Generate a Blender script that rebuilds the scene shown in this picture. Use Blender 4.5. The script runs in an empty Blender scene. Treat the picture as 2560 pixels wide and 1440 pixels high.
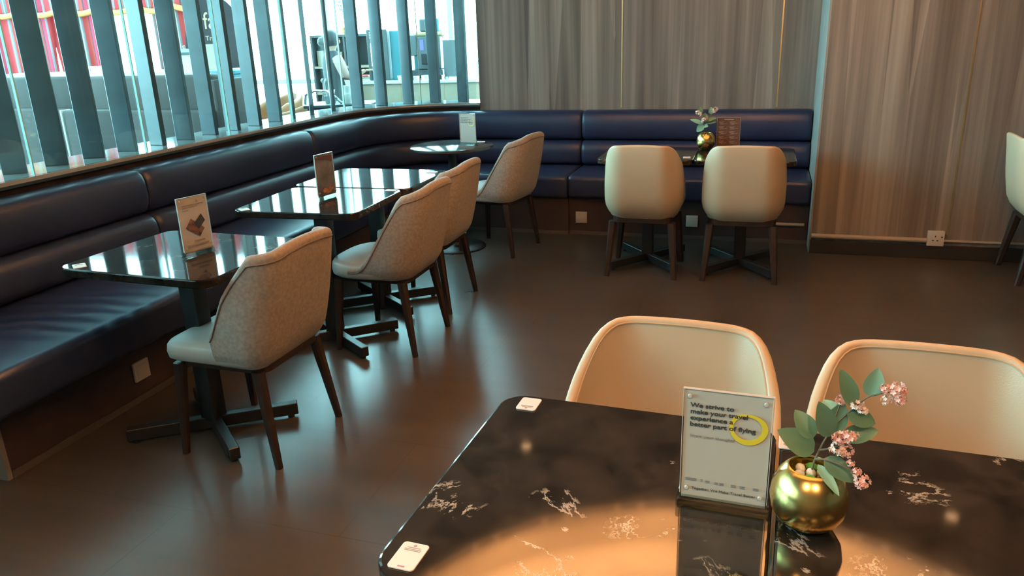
import bpy, bmesh, math, random
from mathutils import Vector, Matrix, noise
random.seed(7)
S = bpy.context.scene
COL = S.collection
PI = math.pi

# ------------------------------------------------------------ camera, world, exposure
YAW, PITCH, ROLL = math.radians(-18.2), math.radians(18.31), math.radians(-2.05)
_f = Vector((math.sin(YAW)*math.cos(PITCH), math.cos(YAW)*math.cos(PITCH), -math.sin(PITCH)))
_r = Vector((math.cos(YAW), -math.sin(YAW), 0)); _u = _r.cross(_f)
_r2 = math.cos(ROLL)*_r + math.sin(ROLL)*_u; _u2 = -math.sin(ROLL)*_r + math.cos(ROLL)*_u
cam = bpy.data.cameras.new('camera'); cam.sensor_width = 36; cam.lens = 1930/2560*36
cam.clip_start = 0.05; cam.clip_end = 200
co = bpy.data.objects.new('camera', cam); COL.objects.link(co)
M = Matrix.Identity(4)
for i in range(3):
    M[i][0] = _r2[i]; M[i][1] = _u2[i]; M[i][2] = -_f[i]
M.translation = (0, 0, 1.5)
co.matrix_world = M
S.camera = co
S.view_settings.view_transform = 'Standard'; S.view_settings.look = 'None'
S.view_settings.exposure = 0.0; S.view_settings.gamma = 1.0; S.view_settings.use_curve_mapping = False
try:
    S.cycles.use_denoising = True
    S.cycles.adaptive_threshold = 0.02; S.cycles.max_bounces = 6; S.cycles.diffuse_bounces = 4; S.cycles.glossy_bounces = 4
    S.cycles.transparent_max_bounces = 16; S.cycles.transmission_bounces = 4
    S.cycles.sample_clamp_indirect = 6.0; S.cycles.caustics_reflective = False; S.cycles.caustics_refractive = False
except Exception:
    pass
SKY = (13.0, 23.5, 25.5)
w = bpy.data.worlds.new('world'); S.world = w; w.use_nodes = True
bg = w.node_tree.nodes['Background']; bg.inputs[0].default_value = (SKY[0]/25.5, SKY[1]/25.5, SKY[2]/25.5, 1); bg.inputs[1].default_value = 25.5

def area(name, loc, size, power, color, target=None, rot=None, shape='RECTANGLE', portal=False, spread=180):
    l = bpy.data.lights.new(name, 'AREA'); l.shape = shape; l.size = size[0]; l.size_y = size[1]
    l.energy = power; l.color = color; l.spread = math.radians(spread)
    if portal: l.cycles.is_portal = True
    o = bpy.data.objects.new(name, l); COL.objects.link(o); o.location = loc
    if target is not None:
        o.rotation_euler = (Vector(target)-Vector(loc)).to_track_quat('-Z', 'Y').to_euler()
    elif rot: o.rotation_euler = rot
    return o
def spot(name, loc, power, color, ang=110, blend=0.6, r=0.04, target=None, parent=None):
    l = bpy.data.lights.new(name, 'SPOT'); l.energy = power; l.color = color
    l.spot_size = math.radians(ang); l.spot_blend = blend; l.shadow_soft_size = r
    o = bpy.data.objects.new(name, l); COL.objects.link(o); o.location = loc
    if target is not None:
        o.rotation_euler = (Vector(target)-Vector(loc)).to_track_quat('-Z', 'Y').to_euler()
    return o
WARM = (1.0, 0.60, 0.32)
COVEC = (1.0, 0.47, 0.18)
# daylight comes through the glazed walls of the far lounge (portals guide sampling)
area('window_portal', (-7.0, 10.55, 2.9), (10, 5.4), 1, (1,1,1), target=(-7.0, 0, 2.9), portal=True)
area('window_portal_side', (-11.95, 3.5, 2.9), (15, 5.4), 1, (1,1,1), target=(0, 3.5, 2.9), portal=True)
# round cove light recessed in the ceiling over the near tables
CC = (0.05, 2.54); CR = 1.87; CZ = 2.9
NCOVE = 12
COVE_P = 38.0
for k in range(NCOVE):
    a = 2*PI*k/NCOVE
    p = Vector((CC[0]+(CR+0.06)*math.cos(a), CC[1]+(CR+0.06)*math.sin(a), CZ+0.09))
    area('cove_strip_light', p, (2*PI*CR/NCOVE, 0.05), COVE_P, COVEC,
         target=p+Vector((-math.cos(a)*0.55, -math.sin(a)*0.55, 0.5)))
DOWN = [(-1.51, 4.80), (1.25, 4.63), (-2.15, 3.19), (-0.35, 5.0), (3.2, 4.0), (2.6, 1.5), (-1.9, 1.3), (3.0, -0.8), (-0.5, -0.9), (0.8, -0.9)]
DP = {(-0.5, -0.9): 26.0, (0.8, -0.9): 26.0}  # pair added behind the camera, boosted to warm the near chairs and notice
DOWN_P = 9.0
for (x, y) in DOWN:
    spot('downlight_beam', (x, y, 2.87), DOWN_P*DP.get((x, y), 1.0), WARM, ang=125 if (x, y) in DP else 100, blend=0.8, r=0.05, target=(x, y, 0))

# ------------------------------------------------------------ materials
def mat(name, base=(0.5,0.5,0.5), rough=0.5, metal=0.0, spec=0.5, bump=None, var=None, coat=0, trans=0, alpha=1, sheen=0, emis=None, estr=0):
    m = bpy.data.materials.new(name); m.use_nodes = True
    nt = m.node_tree; b = nt.nodes['Principled BSDF']
    b.inputs['Base Color'].default_value = (*base, 1); b.inputs['Roughness'].default_value = rough
    b.inputs['Metallic'].default_value = metal; b.inputs['Specular IOR Level'].default_value = spec
    if coat: b.inputs['Coat Weight'].default_value = coat; b.inputs['Coat Roughness'].default_value = 0.08
    if trans: b.inputs['Transmission Weight'].default_value = trans
    if sheen: b.inputs['Sheen Weight'].default_value = sheen
    if emis: b.inputs['Emission Color'].default_value = (*emis, 1); b.inputs['Emission Strength'].default_value = estr
    tc = nt.nodes.new('ShaderNodeTexCoord')
    if var:   # (scale, amount, detail)
        n = nt.nodes.new('ShaderNodeTexNoise'); n.inputs['Scale'].default_value = var[0]; n.inputs['Detail'].default_value = var[2] if len(var) > 2 else 3
        nt.links.new(tc.outputs['Object'], n.inputs['Vector'])
        r = nt.nodes.new('ShaderNodeValToRGB')
        r.color_ramp.elements[0].position = 0.3; r.color_ramp.elements[1].position = 0.7
        r.color_ramp.elements[0].color = (*[c*(1-var[1]) for c in base], 1); r.color_ramp.elements[1].color = (*[min(1, c*(1+var[1])) for c in base], 1)
        nt.links.new(n.outputs['Fac'], r.inputs['Fac']); nt.links.new(r.outputs['Color'], b.inputs['Base Color'])
    if bump:  # (scale, strength)
        n2 = nt.nodes.new('ShaderNodeTexNoise'); n2.inputs['Scale'].default_value = bump[0]; n2.inputs['Detail'].default_value = 4
        nt.links.new(tc.outputs['Object'], n2.inputs['Vector'])
        bp = nt.nodes.new('ShaderNodeBump'); bp.inputs['Strength'].default_value = bump[1]; bp.inputs['Distance'].default_value = 0.002
        nt.links.new(n2.outputs['Fac'], bp.inputs['Height']); nt.links.new(bp.outputs['Normal'], b.inputs['Normal'])
    return m
def N(nt, t, **kw):
    n = nt.nodes.new(t)
    for k, v in kw.items():
        if k in n.inputs.keys(): n.inputs[k].default_value = v
        else: setattr(n, k, v)
    return n
def glass_mat(name, tint=(0.86,0.95,0.95), gl=1.0):
    m = bpy.data.materials.new(name); m.use_nodes = True; nt = m.node_tree
    nt.nodes.remove(nt.nodes['Principled BSDF']); out = nt.nodes['Material Output']
    t = N(nt, 'ShaderNodeBsdfTransparent'); t.inputs[0].default_value = (*tint, 1)
    g = N(nt, 'ShaderNodeBsdfGlossy'); g.inputs['Roughness'].default_value = 0.02; g.inputs[0].default_value = (gl, gl, gl, 1)
    lw = N(nt, 'ShaderNodeLayerWeight'); lw.inputs['Blend'].default_value = 0.5; pw = N(nt, 'ShaderNodeMath', operation='POWER'); pw.inputs[1].default_value = 5.0
    nt.links.new(lw.outputs['Facing'], pw.inputs[0])
    fr = N(nt, 'ShaderNodeMath', operation='MULTIPLY_ADD'); fr.inputs[1].default_value = 0.9; fr.inputs[2].default_value = 0.035
    nt.links.new(pw.outputs[0], fr.inputs[0])
    mx = N(nt, 'ShaderNodeMixShader')
    nt.links.new(fr.outputs[0], mx.inputs[0]); nt.links.new(t.outputs[0], mx.inputs[1]); nt.links.new(g.outputs[0], mx.inputs[2])
    nt.links.new(mx.outputs[0], out.inputs[0])
    return m
def streak_mat(name, ca, cb, cc, scale=1.0, rough=0.55, spec=0.3):
    """laminate with long vertical streaks"""
    m = bpy.data.materials.new(name); m.use_nodes = True; nt = m.node_tree; b = nt.nodes['Principled BSDF']
    b.inputs['Roughness'].default_value = rough; b.inputs['Specular IOR Level'].default_value = spec
    tc = N(nt, 'ShaderNodeTexCoord'); mp = N(nt, 'ShaderNodeMapping'); mp.inputs['Scale'].default_value = (13*scale, 13*scale, 0.33)
    nt.links.new(tc.outputs['Object'], mp.inputs[0])
    n1 = N(nt, 'ShaderNodeTexNoise', Scale=1.0, Detail=2.0, Roughness=0.55); nt.links.new(mp.outputs[0], n1.inputs['Vector'])
    mp2 = N(nt, 'ShaderNodeMapping'); mp2.inputs['Scale'].default_value = (3.2*scale, 3.2*scale, 0.1); nt.links.new(tc.outputs['Object'], mp2.inputs[0])
    n2 = N(nt, 'ShaderNodeTexVoronoi', Scale=1.6); nt.links.new(mp2.outputs[0], n2.inputs['Vector'])
    mp3 = N(nt, 'ShaderNodeMapping'); mp3.inputs['Scale'].default_value = (90, 90, 1.5); nt.links.new(tc.outputs['Object'], mp3.inputs[0])
    n3 = N(nt, 'ShaderNodeTexNoise', Scale=1.0, Detail=3.0); nt.links.new(mp3.outputs[0], n3.inputs['Vector'])
    sp = N(nt, 'ShaderNodeSeparateColor'); nt.links.new(n2.outputs['Color'], sp.inputs[0])
    a = N(nt, 'ShaderNodeMath', operation='MULTIPLY'); a.inputs[1].default_value = 0.35; nt.links.new(sp.outputs[0], a.inputs[0])
    a2 = N(nt, 'ShaderNodeMath', operation='MULTIPLY_ADD'); a2.inputs[1].default_value = 1.1; a2.inputs[2].default_value = -0.30
    nt.links.new(n1.outputs['Fac'], a2.inputs[0])
    a3 = N(nt, 'ShaderNodeMath', operation='ADD'); nt.links.new(a.outputs[0], a3.inputs[0]); nt.links.new(a2.outputs[0], a3.inputs[1])
    a4 = N(nt, 'ShaderNodeMath', operation='MULTIPLY_ADD'); a4.inputs[1].default_value = 0.22; nt.links.new(n3.outputs['Fac'], a4.inputs[0]); nt.links.new(a3.outputs[0], a4.inputs[2])
    r = N(nt, 'ShaderNodeValToRGB'); e = r.color_ramp.elements
    e[0].position = 0.25; e[0].color = (*ca, 1); e[1].position = 0.85; e[1].color = (*cc, 1)
    em = e.new(0.55); em.color = (*cb, 1)
    nt.links.new(a4.outputs[0], r.inputs['Fac']); nt.links.new(r.outputs[0], b.inputs['Base Color'])
    return m
def floor_mat():
    m = bpy.data.materials.new('polished_stone_tile'); m.use_nodes = True; nt = m.node_tree; b = nt.nodes['Principled BSDF']
    tc = N(nt, 'ShaderNodeTexCoord')
    n1 = N(nt, 'ShaderNodeTexNoise', Scale=2.2, Detail=5.0, Roughness=0.6); nt.links.new(tc.outputs['Object'], n1.inputs['Vector'])
    mp = N(nt, 'ShaderNodeMapping'); mp.inputs['Scale'].default_value = (0.7, 9, 1); nt.links.new(tc.outputs['Object'], mp.inputs[0])
    n2 = N(nt, 'ShaderNodeTexNoise', Scale=1.0, Detail=4.0); nt.links.new(mp.outputs[0], n2.inputs['Vector'])
    mul = N(nt, 'ShaderNodeMath', operation='MULTIPLY_ADD'); mul.inputs[1].default_value = 0.5
    nt.links.new(n2.outputs['Fac'], mul.inputs[0])
    h = N(nt, 'ShaderNodeMath', operation='MULTIPLY'); h.inputs[1].default_value = 0.5; nt.links.new(n1.outputs['Fac'], h.inputs[0]); nt.links.new(h.outputs[0], mul.inputs[2])
    r = N(nt, 'ShaderNodeValToRGB'); e = r.color_ramp.elements
    e[0].position = 0.3; e[0].color = (0.038, 0.031, 0.026, 1); e[1].position = 0.7; e[1].color = (0.068, 0.057, 0.049, 1)
    nt.links.new(mul.outputs[0], r.inputs['Fac'])
    br = N(nt, 'ShaderNodeTexBrick'); br.offset = 0.5; br.inputs['Scale'].default_value = 1.0
    br.inputs['Brick Width'].default_value = 1.2; br.inputs['Row Height'].default_value = 0.6; br.inputs['Mortar Size'].default_value = 0.003
    br.inputs['Mortar Smooth'].default_value = 0.1
    nt.links.new(tc.outputs['Object'], br.inputs['Vector'])
    mx = N(nt, 'ShaderNodeMix', data_type='RGBA'); mx.inputs[7].default_value = (0.04, 0.032, 0.026, 1)
    nt.links.new(r.outputs[0], mx.inputs[6]); nt.links.new(br.outputs['Fac'], mx.inputs[0])
    nt.links.new(mx.outputs[2], b.inputs['Base Color'])
    rr = N(nt, 'ShaderNodeMapRange'); rr.inputs['To Min'].default_value = 0.262; rr.inputs['To Max'].default_value = 0.30
    nt.links.new(n1.outputs['Fac'], rr.inputs[0]); nt.links.new(rr.outputs[0], b.inputs['Roughness'])
    bp = N(nt, 'ShaderNodeBump'); bp.inputs['Strength'].default_value = 0.02; bp.inputs['Distance'].default_value = 0.003
    b.inputs['Specular IOR Level'].default_value = 0.55
    return m
def granite_mat(name='black_veined_granite', vein=1.0, spec=0.75):
    m = bpy.data.materials.new(name); m.use_nodes = True; nt = m.node_tree; b = nt.nodes['Principled BSDF']
    b.inputs['Roughness'].default_value = 0.06; b.inputs['Specular IOR Level'].default_value = spec
    tc = N(nt, 'ShaderNodeTexCoord')
    oi = N(nt, 'ShaderNodeObjectInfo')
    ad = N(nt, 'ShaderNodeVectorMath', operation='ADD'); sc_ = N(nt, 'ShaderNodeVectorMath', operation='SCALE'); sc_.inputs['Scale'].default_value = 0.37
    nt.links.new(oi.outputs['Location'], sc_.inputs[0]); nt.links.new(tc.outputs['Object'], ad.inputs[0]); nt.links.new(sc_.outputs[0], ad.inputs[1])
    n1 = N(nt, 'ShaderNodeTexNoise', Scale=14.0, Detail=6.0, Roughness=0.65); nt.links.new(ad.outputs[0], n1.inputs['Vector'])
    r1 = N(nt, 'ShaderNodeValToRGB'); e = r1.color_ramp.elements
    e[0].position = 0.35; e[0].color = (0.008, 0.007, 0.006, 1); e[1].position = 0.75; e[1].color = (0.034, 0.029, 0.025, 1)
    nt.links.new(n1.outputs['Fac'], r1.inputs['Fac'])
    # veins: thin bands of a distorted noise, broken up by a second one
    n2 = N(nt, 'ShaderNodeTexNoise', Scale=4.6, Detail=9.0, Roughness=0.68, Distortion=0.5); nt.links.new(ad.outputs[0], n2.inputs['Vector'])
    s = N(nt, 'ShaderNodeMath', operation='SUBTRACT'); s.inputs[1].default_value = 0.5; nt.links.new(n2.outputs['Fac'], s.inputs[0])
    ab = N(nt, 'ShaderNodeMath', operation='ABSOLUTE'); nt.links.new(s.outputs[0], ab.inputs[0])
    n4 = N(nt, 'ShaderNodeTexNoise', Scale=70.0, Detail=2.0); nt.links.new(ad.outputs[0], n4.inputs['Vector'])
    jt = N(nt, 'ShaderNodeMath', operation='MULTIPLY_ADD'); jt.inputs[1].default_value = 0.03; jt.inputs[2].default_value = -0.015; nt.links.new(n4.outputs['Fac'], jt.inputs[0])
    aj = N(nt, 'ShaderNodeMath', operation='ADD'); nt.links.new(ab.outputs[0], aj.inputs[0]); nt.links.new(jt.outputs[0], aj.inputs[1])
    lt = N(nt, 'ShaderNodeMapRange'); lt.inputs['From Min'].default_value = 0.012; lt.inputs['From Max'].default_value = 0.004; nt.links.new(aj.outputs[0], lt.inputs[0])
    n3 = N(nt, 'ShaderNodeTexNoise', Scale=5.5, Detail=2.0); nt.links.new(ad.outputs[0], n3.inputs['Vector'])
    gt = N(nt, 'ShaderNodeMapRange'); gt.inputs['From Min'].default_value = 0.575; gt.inputs['From Max'].default_value = 0.62; nt.links.new(n3.outputs['Fac'], gt.inputs[0])
    ml = N(nt, 'ShaderNodeMath', operation='MULTIPLY'); nt.links.new(lt.outputs[0], ml.inputs[0]); nt.links.new(gt.outputs[0], ml.inputs[1])
    mm = N(nt, 'ShaderNodeMath', operation='MULTIPLY'); mm.inputs[1].default_value = 0.8*vein; nt.links.new(ml.outputs[0], mm.inputs[0])
    mx = N(nt, 'ShaderNodeMix', data_type='RGBA'); mx.inputs[7].default_value = (0.42, 0.38, 0.34, 1)
    nt.links.new(r1.outputs[0], mx.inputs[6]); nt.links.new(mm.outputs[0], mx.inputs[0]); nt.links.new(mx.outputs[2], b.inputs['Base Color'])
    return m
def stripe_mat():
    """woven red tent cloth with grey and dark stripes (object X runs across the stripes)"""
    m = bpy.data.materials.new('striped_red_tent_cloth'); m.use_nodes = True; nt = m.node_tree; b = nt.nodes['Principled BSDF']
    b.inputs['Roughness'].default_value = 0.9
    uv = N(nt, 'ShaderNodeTexCoord'); sx = N(nt, 'ShaderNodeSeparateXYZ'); nt.links.new(uv.outputs['Object'], sx.inputs[0])
    ml = N(nt, 'ShaderNodeMath', operation='MULTIPLY'); ml.inputs[1].default_value = 3.4; nt.links.new(sx.outputs[0], ml.inputs[0])
    fr = N(nt, 'ShaderNodeMath', operation='FRACT'); nt.links.new(ml.outputs[0], fr.inputs[0])
    r = N(nt, 'ShaderNodeValToRGB'); r.color_ramp.interpolation = 'CONSTANT'; e = r.color_ramp.elements
    e[0].position = 0; e[0].color = (0.62, 0.05, 0.06, 1); e[1].position = 0.28; e[1].color = (0.22, 0.20, 0.22, 1)
    for p, c in ((0.34, (0.5,0.42,0.42)), (0.38, (0.22,0.2,0.22)), (0.46, (0.60,0.07,0.07)), (0.66, (0.10,0.07,0.09)), (0.72, (0.55,0.05,0.10)), (0.9, (0.3,0.24,0.26))):
        x = e.new(p); x.color = (*c, 1)
    nt.links.new(fr.outputs[0], r.inputs['Fac']); nt.links.new(r.outputs[0], b.inputs['Base Color'])
    return m

m_floor = floor_mat()
m_granite = granite_mat()
m_granite2 = granite_mat('black_granite_window_tables', 0.4, 0.28)
m_wall = streak_mat('streaked_grey_laminate', (0.105,0.093,0.086), (0.20,0.176,0.158), (0.34,0.30,0.265))
m_seam = mat('brass_seam', (0.75,0.62,0.35), 0.35, 1.0)
m_return = mat('daylight_toned_return', (0.30,0.29,0.27), 0.5, var=(6,0.08))  # paler than the wall: window daylight on the return face, put into colour
m_navy = mat('navy_leather', (0.016,0.027,0.074), 0.36, spec=0.5, bump=(220,0.25), var=(3,0.15))
def creased():
    m = mat('creased_navy_leather', (0.016,0.027,0.074), 0.34); nt = m.node_tree; b = nt.nodes['Principled BSDF']
    g = N(nt, 'ShaderNodeNewGeometry'); mp = N(nt, 'ShaderNodeMapping'); mp.inputs['Location'].default_value = (2.52, -1.55, 0)
    nt.links.new(g.outputs['Position'], mp.inputs[0])
    wv = N(nt, 'ShaderNodeTexWave', wave_type='RINGS', rings_direction='Z', Scale=3.0, Distortion=3.0, Detail=2.0); wv.inputs['Detail Scale'].default_value = 1.2
    nt.links.new(mp.outputs[0], wv.inputs['Vector'])
    d = N(nt, 'ShaderNodeVectorMath', operation='DISTANCE'); d.inputs[1].default_value = (-2.72, 2.32, 0.45); nt.links.new(g.outputs['Position'], d.inputs[0])
    mr = N(nt, 'ShaderNodeMapRange'); mr.inputs['From Min'].default_value = 0.12; mr.inputs['From Max'].default_value = 0.42; mr.inputs['To Min'].default_value = 1.0; mr.inputs['To Max'].default_value = 0.0
    nt.links.new(d.outputs['Value'], mr.inputs[0])
    ml = N(nt, 'ShaderNodeMath', operation='MULTIPLY'); nt.links.new(wv.outputs['Fac'], ml.inputs[0]); nt.links.new(mr.outputs[0], ml.inputs[1])
    bp = N(nt, 'ShaderNodeBump'); bp.inputs['Strength'].default_value = 0.6; bp.inputs['Distance'].default_value = 0.012
    nt.links.new(ml.outputs[0], bp.inputs['Height']); nt.links.new(bp.outputs[0], b.inputs['Normal'])
    return m
m_navyc = creased()
m_base = mat('dark_maroon_panel', (0.046,0.032,0.033), 0.45, var=(4,0.2))
m_kick = mat('grey_kick_strip', (0.085,0.078,0.075), 0.5)
m_endp = mat('pale_end_panel', (0.22,0.20,0.18), 0.55, var=(5,0.06))
m_brownwood = streak_mat('brown_ledge_panel', (0.011,0.010,0.011), (0.019,0.016,0.017), (0.032,0.026,0.026), 0.7, 0.75, 0.08)
m_sill = mat('polished_pale_sill', (0.30,0.33,0.33), 0.07, spec=0.8)
m_sillf = mat('sill_front_edge', (0.02,0.03,0.035), 0.3)
m_slat = mat('dark_blue_grey_slat', (0.075,0.115,0.14), 0.32, spec=0.6, var=(5,0.25))
m_glass = glass_mat('clear_glass')
m_gedge = mat('polished_glass_edge', (0.45,0.85,0.82), 0.15, spec=1.0)
m_black = mat('black_powder_coat', (0.012,0.013,0.015), 0.4)
m_board = mat('black_skirting', (0.012,0.012,0.013), 0.5)
m_pipe = mat('painted_conduit', (0.38,0.31,0.25), 0.45)
m_white = mat('white_plastic', (0.74,0.66,0.60), 0.4)
m_hole = mat('dark_hole', (0.03,0.03,0.03), 0.6)
m_legw = mat('dark_walnut', (0.020,0.011,0.009), 0.42, var=(25,0.3))
m_fabric = mat('woven_taupe_fabric', (0.38,0.325,0.285), 0.9, bump=(420,0.7), var=(80,0.17,6), sheen=0.2)
m_seatl = mat('pale_grey_leather', (0.46,0.43,0.39), 0.42, bump=(260,0.2), var=(5,0.06))
m_pipef = mat('piping_cord', (0.15,0.115,0.10), 0.7)
m_cream = mat('cream_leather', (0.62,0.465,0.315), 0.42, bump=(300,0.18), var=(4,0.05))
m_creamp = mat('cream_piping', (0.50,0.37,0.24), 0.5)
m_gold = mat('brushed_gold', (0.80,0.56,0.20), 0.24, 1.0, bump=(30,0.08))
m_leaf = mat('green_leaf', (0.11,0.25,0.17), 0.45, var=(12,0.25))
m_leaf2 = mat('pale_green_leaf', (0.20,0.44,0.34), 0.45, var=(12,0.2))
m_stem = mat('brown_green_stem', (0.14,0.12,0.08), 0.7)
m_pink = mat('pink_blossom', (0.90,0.52,0.46), 0.7, var=(40,0.15))
m_pinkw = mat('pale_blossom', (0.88,0.68,0.60), 0.7, var=(40,0.12))
m_pebble = mat('white_pebble', (0.80,0.76,0.66), 0.4)
m_moss = mat('green_moss', (0.08,0.30,0.05), 0.9, bump=(80,1.0))
m_paper = mat('white_card', (0.80,0.70,0.66), 0.5)
m_paperp = mat('poster_paper', (0.74,0.72,0.67), 0.5)
m_paperb = mat('brown_menu_paper', (0.19,0.075,0.05), 0.5)
m_ink = mat('grey_black_ink', (0.045,0.045,0.05), 0.6)
m_inkl = mat('grey_ink', (0.28,0.25,0.25), 0.6)
m_inkp = mat('purple_ink', (0.40,0.22,0.32), 0.6)
m_inkw = mat('cream_ink', (0.60,0.52,0.45), 0.6)
m_yellow = mat('yellow_ring_ink', (0.80,0.66,0.05), 0.5)
m_acryl = glass_mat('clear_acrylic', (0.90,0.93,0.92))
m_acrylb = mat('frosted_acrylic_edge', (0.62,0.62,0.60), 0.12, spec=0.9)
m_acrbase = glass_mat('clear_acrylic_block', (0.80,0.82,0.80))
m_steel = mat('steel', (0.6,0.6,0.6), 0.25, 1.0)
m_ceil = mat('dark_ceiling_paint', (0.22,0.19,0.17), 0.9)
m_coveceil = mat('cream_cove_ceiling', (0.80,0.72,0.60), 0.85)
m_room = mat('brown_wall_paint', (0.18,0.14,0.11), 0.8)

# ------------------------------------------------------------ mesh helpers
class MB:
    def __init__(s): s.v = []; s.f = []; s.m = []
    def add(s, vs, fs, mi=0, T=None):
        k = len(s.v)
        s.v += [tuple(T @ Vector(p)) if T is not None else tuple(p) for p in vs]
        for f in fs: s.f.append(tuple(i+k for i in f)); s.m.append(mi)
        return s
    def box(s, a, b, mi=0, T=None, bev=0, seg=2):
        a = Vector(a); b = Vector(b)
        bm = bmesh.new(); bmesh.ops.create_cube(bm, size=1)
        for v in bm.verts: v.co = Vector(((a.x+b.x)/2+v.co.x*(b.x-a.x), (a.y+b.y)/2+v.co.y*(b.y-a.y), (a.z+b.z)/2+v.co.z*(b.z-a.z)))
        if bev: bmesh.ops.bevel(bm, geom=bm.edges[:], offset=bev, segments=seg, profile=0.5, affect='EDGES')
        bmesh.ops.recalc_face_normals(bm, faces=bm.faces)
        bm.verts.index_update()
        s.add([v.co.copy() for v in bm.verts], [[v.index for v in f.verts] for f in bm.faces], mi, T); bm.free(); return s
    def lathe(s, prof, seg=32, mi=0, T=None, cap=True):
        vs = []; fs = []
        n = len(prof)
        for k in range(seg):
            a = 2*PI*k/seg
            for r, z in prof: vs.append((r*math.cos(a), r*math.sin(a), z))
        for k in range(seg):
            k2 = (k+1) % seg
            for j in range(n-1): fs.append((k*n+j, k2*n+j, k2*n+j+1, k*n+j+1))
        if cap:
            if prof[0][0] > 1e-6: fs.append(tuple((seg-1-k)*n for k in range(seg)))
            if prof[-1][0] > 1e-6: fs.append(tuple(k*n+n-1 for k in range(seg)))
        return s.add(vs, fs, mi, T)
    def tube(s, pts, rad, seg=8, mi=0, T=None, closed=False):
        pts = [Vector(p) for p in pts]; n = len(pts)
        if not isinstance(rad, (list, tuple)): rad = [rad]*n
        vs = []; fs = []; up = None
        for i, p in enumerate(pts):
            if closed: t = pts[(i+1) % n]-pts[i-1]
            else: t = pts[min(i+1, n-1)]-pts[max(i-1, 0)]
            t.normalize()
            if up is None: up = Vector((0,0,1)) if abs(t.z) < 0.9 else Vector((1,0,0))
            a = up.cross(t).normalized(); bb = t.cross(a).normalized(); up = bb
            for k in range(seg):
                an = 2*PI*k/seg; vs.append(p+(a*math.cos(an)+bb*math.sin(an))*rad[i])
        for i in range(n if closed else n-1):
            j = (i+1) % n
            for k in range(seg): fs.append((i*seg+k, i*seg+(k+1) % seg, j*seg+(k+1) % seg, j*seg+k))
        if not closed: fs.append(tuple(range(seg))[::-1]); fs.append(tuple((n-1)*seg+k for k in range(seg)))
        return s.add(vs, fs, mi, T)
    def prism(s, poly, z0, z1, mi=0, T=None):
        n = len(poly)
        vs = [(x, y, z0) for x, y in poly]+[(x, y, z1) for x, y in poly]
        fs = [tuple(range(n))[::-1], tuple(range(n, 2*n))]+[(i, (i+1) % n, (i+1) % n+n, i+n) for i in range(n)]
        return s.add(vs, fs, mi, T)
    def grid(s, fn, nu, nv, mi=0, T=None, wrapu=False, wrapv=False):
        vs = [fn(i/(nu if wrapu else nu-1), j/(nv if wrapv else nv-1)) for i in range(nu) for j in range(nv)]
        fs = []
        for i in range(nu if wrapu else nu-1):
            for j in range(nv if wrapv else nv-1):
                i2 = (i+1) % nu; j2 = (j+1) % nv
                fs.append((i*nv+j, i2*nv+j, i2*nv+j2, i*nv+j2))
        return s.add(vs, fs, mi, T)
    def ell(s, c, r, seg=14, rings=9, mi=0, T=None):
        prof = []
        for k in range(rings+1):
            a = -PI/2+PI*k/rings; prof.append((max(0.0, math.cos(a)), math.sin(a)))
        vs = []; fs = []
        for k in range(seg):
            an = 2*PI*k/seg
            for rr, z in prof: vs.append((c[0]+r[0]*rr*math.cos(an), c[1]+r[1]*rr*math.sin(an), c[2]+r[2]*z))
        n = rings+1
        for k in range(seg):
            k2 = (k+1) % seg
            for j in range(rings): fs.append((k*n+j, k2*n+j, k2*n+j+1, k*n+j+1))
        return s.add(vs, fs, mi, T)
    def mesh(s, name, mats, smooth=False, auto=None):
        me = bpy.data.meshes.new(name); me.from_pydata(s.v, [], s.f)
        for m in (mats if isinstance(mats, (list, tuple)) else [mats]): me.materials.append(m)
        for p, mi in zip(me.polygons, s.m): p.material_index = mi
        bm = bmesh.new(); bm.from_mesh(me)
        bmesh.ops.remove_doubles(bm, verts=bm.verts, dist=1e-6)
        bmesh.ops.recalc_face_normals(bm, faces=bm.faces)
        if smooth:
            for f in bm.faces: f.smooth = True
            lim = math.radians(auto or 40)
            for e in bm.edges:
                if len(e.link_faces) == 2 and e.calc_face_angle(0) > lim: e.smooth = False
        bm.to_mesh(me); bm.free(); me.update()
        return me
def obj(name, mb, mats, parent=None, loc=None, rz=None, smooth=False, auto=None, T=None):
    me = mb.mesh(name, mats, smooth, auto) if isinstance(mb, MB) else mb
    o = bpy.data.objects.new(name, me); COL.objects.link(o)
    if parent is not None: o.parent = parent
    if T is not None: o.matrix_local = T
    if loc is not None: o.location = loc
    if rz is not None: o.rotation_euler = (0, 0, rz)
    return o
def tag(o, label=None, cat=None, group=None, kind=None):
    if label: o['label'] = label
    if cat: o['category'] = cat
    if group: o['group'] = group
    if kind: o['kind'] = kind
    return o
def thing(name, label, cat, loc=(0,0,0), rz=0, group=None):
    o = bpy.data.objects.new(name, None); COL.objects.link(o); o.location = loc; o.rotation_euler = (0, 0, rz)
    o.empty_display_size = 0.1
    return tag(o, label, cat, group)
def struct(name, mb, mats, label=None, **kw):
    o = obj(name, mb, mats, **kw); o['kind'] = 'structure'
    if label: o['label'] = label
    return o
def copy_tree(o, parent=None, top=True):
    c = o.copy(); COL.objects.link(c)
    if parent is not None: c.parent = parent
    for ch in list(o.children): copy_tree(ch, c, False)
    return c
def rrect(w, d, r, seg=6, cx=0, cy=0):
    pts = []
    for (sx, sy, a0) in ((1,1,0), (-1,1,90), (-1,-1,180), (1,-1,270)):
        for k in range(seg+1):
            a = math.radians(a0+90*k/seg)
            pts.append((cx+sx*(w/2-r)+r*math.cos(a), cy+sy*(d/2-r)+r*math.sin(a)))
    return pts
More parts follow.
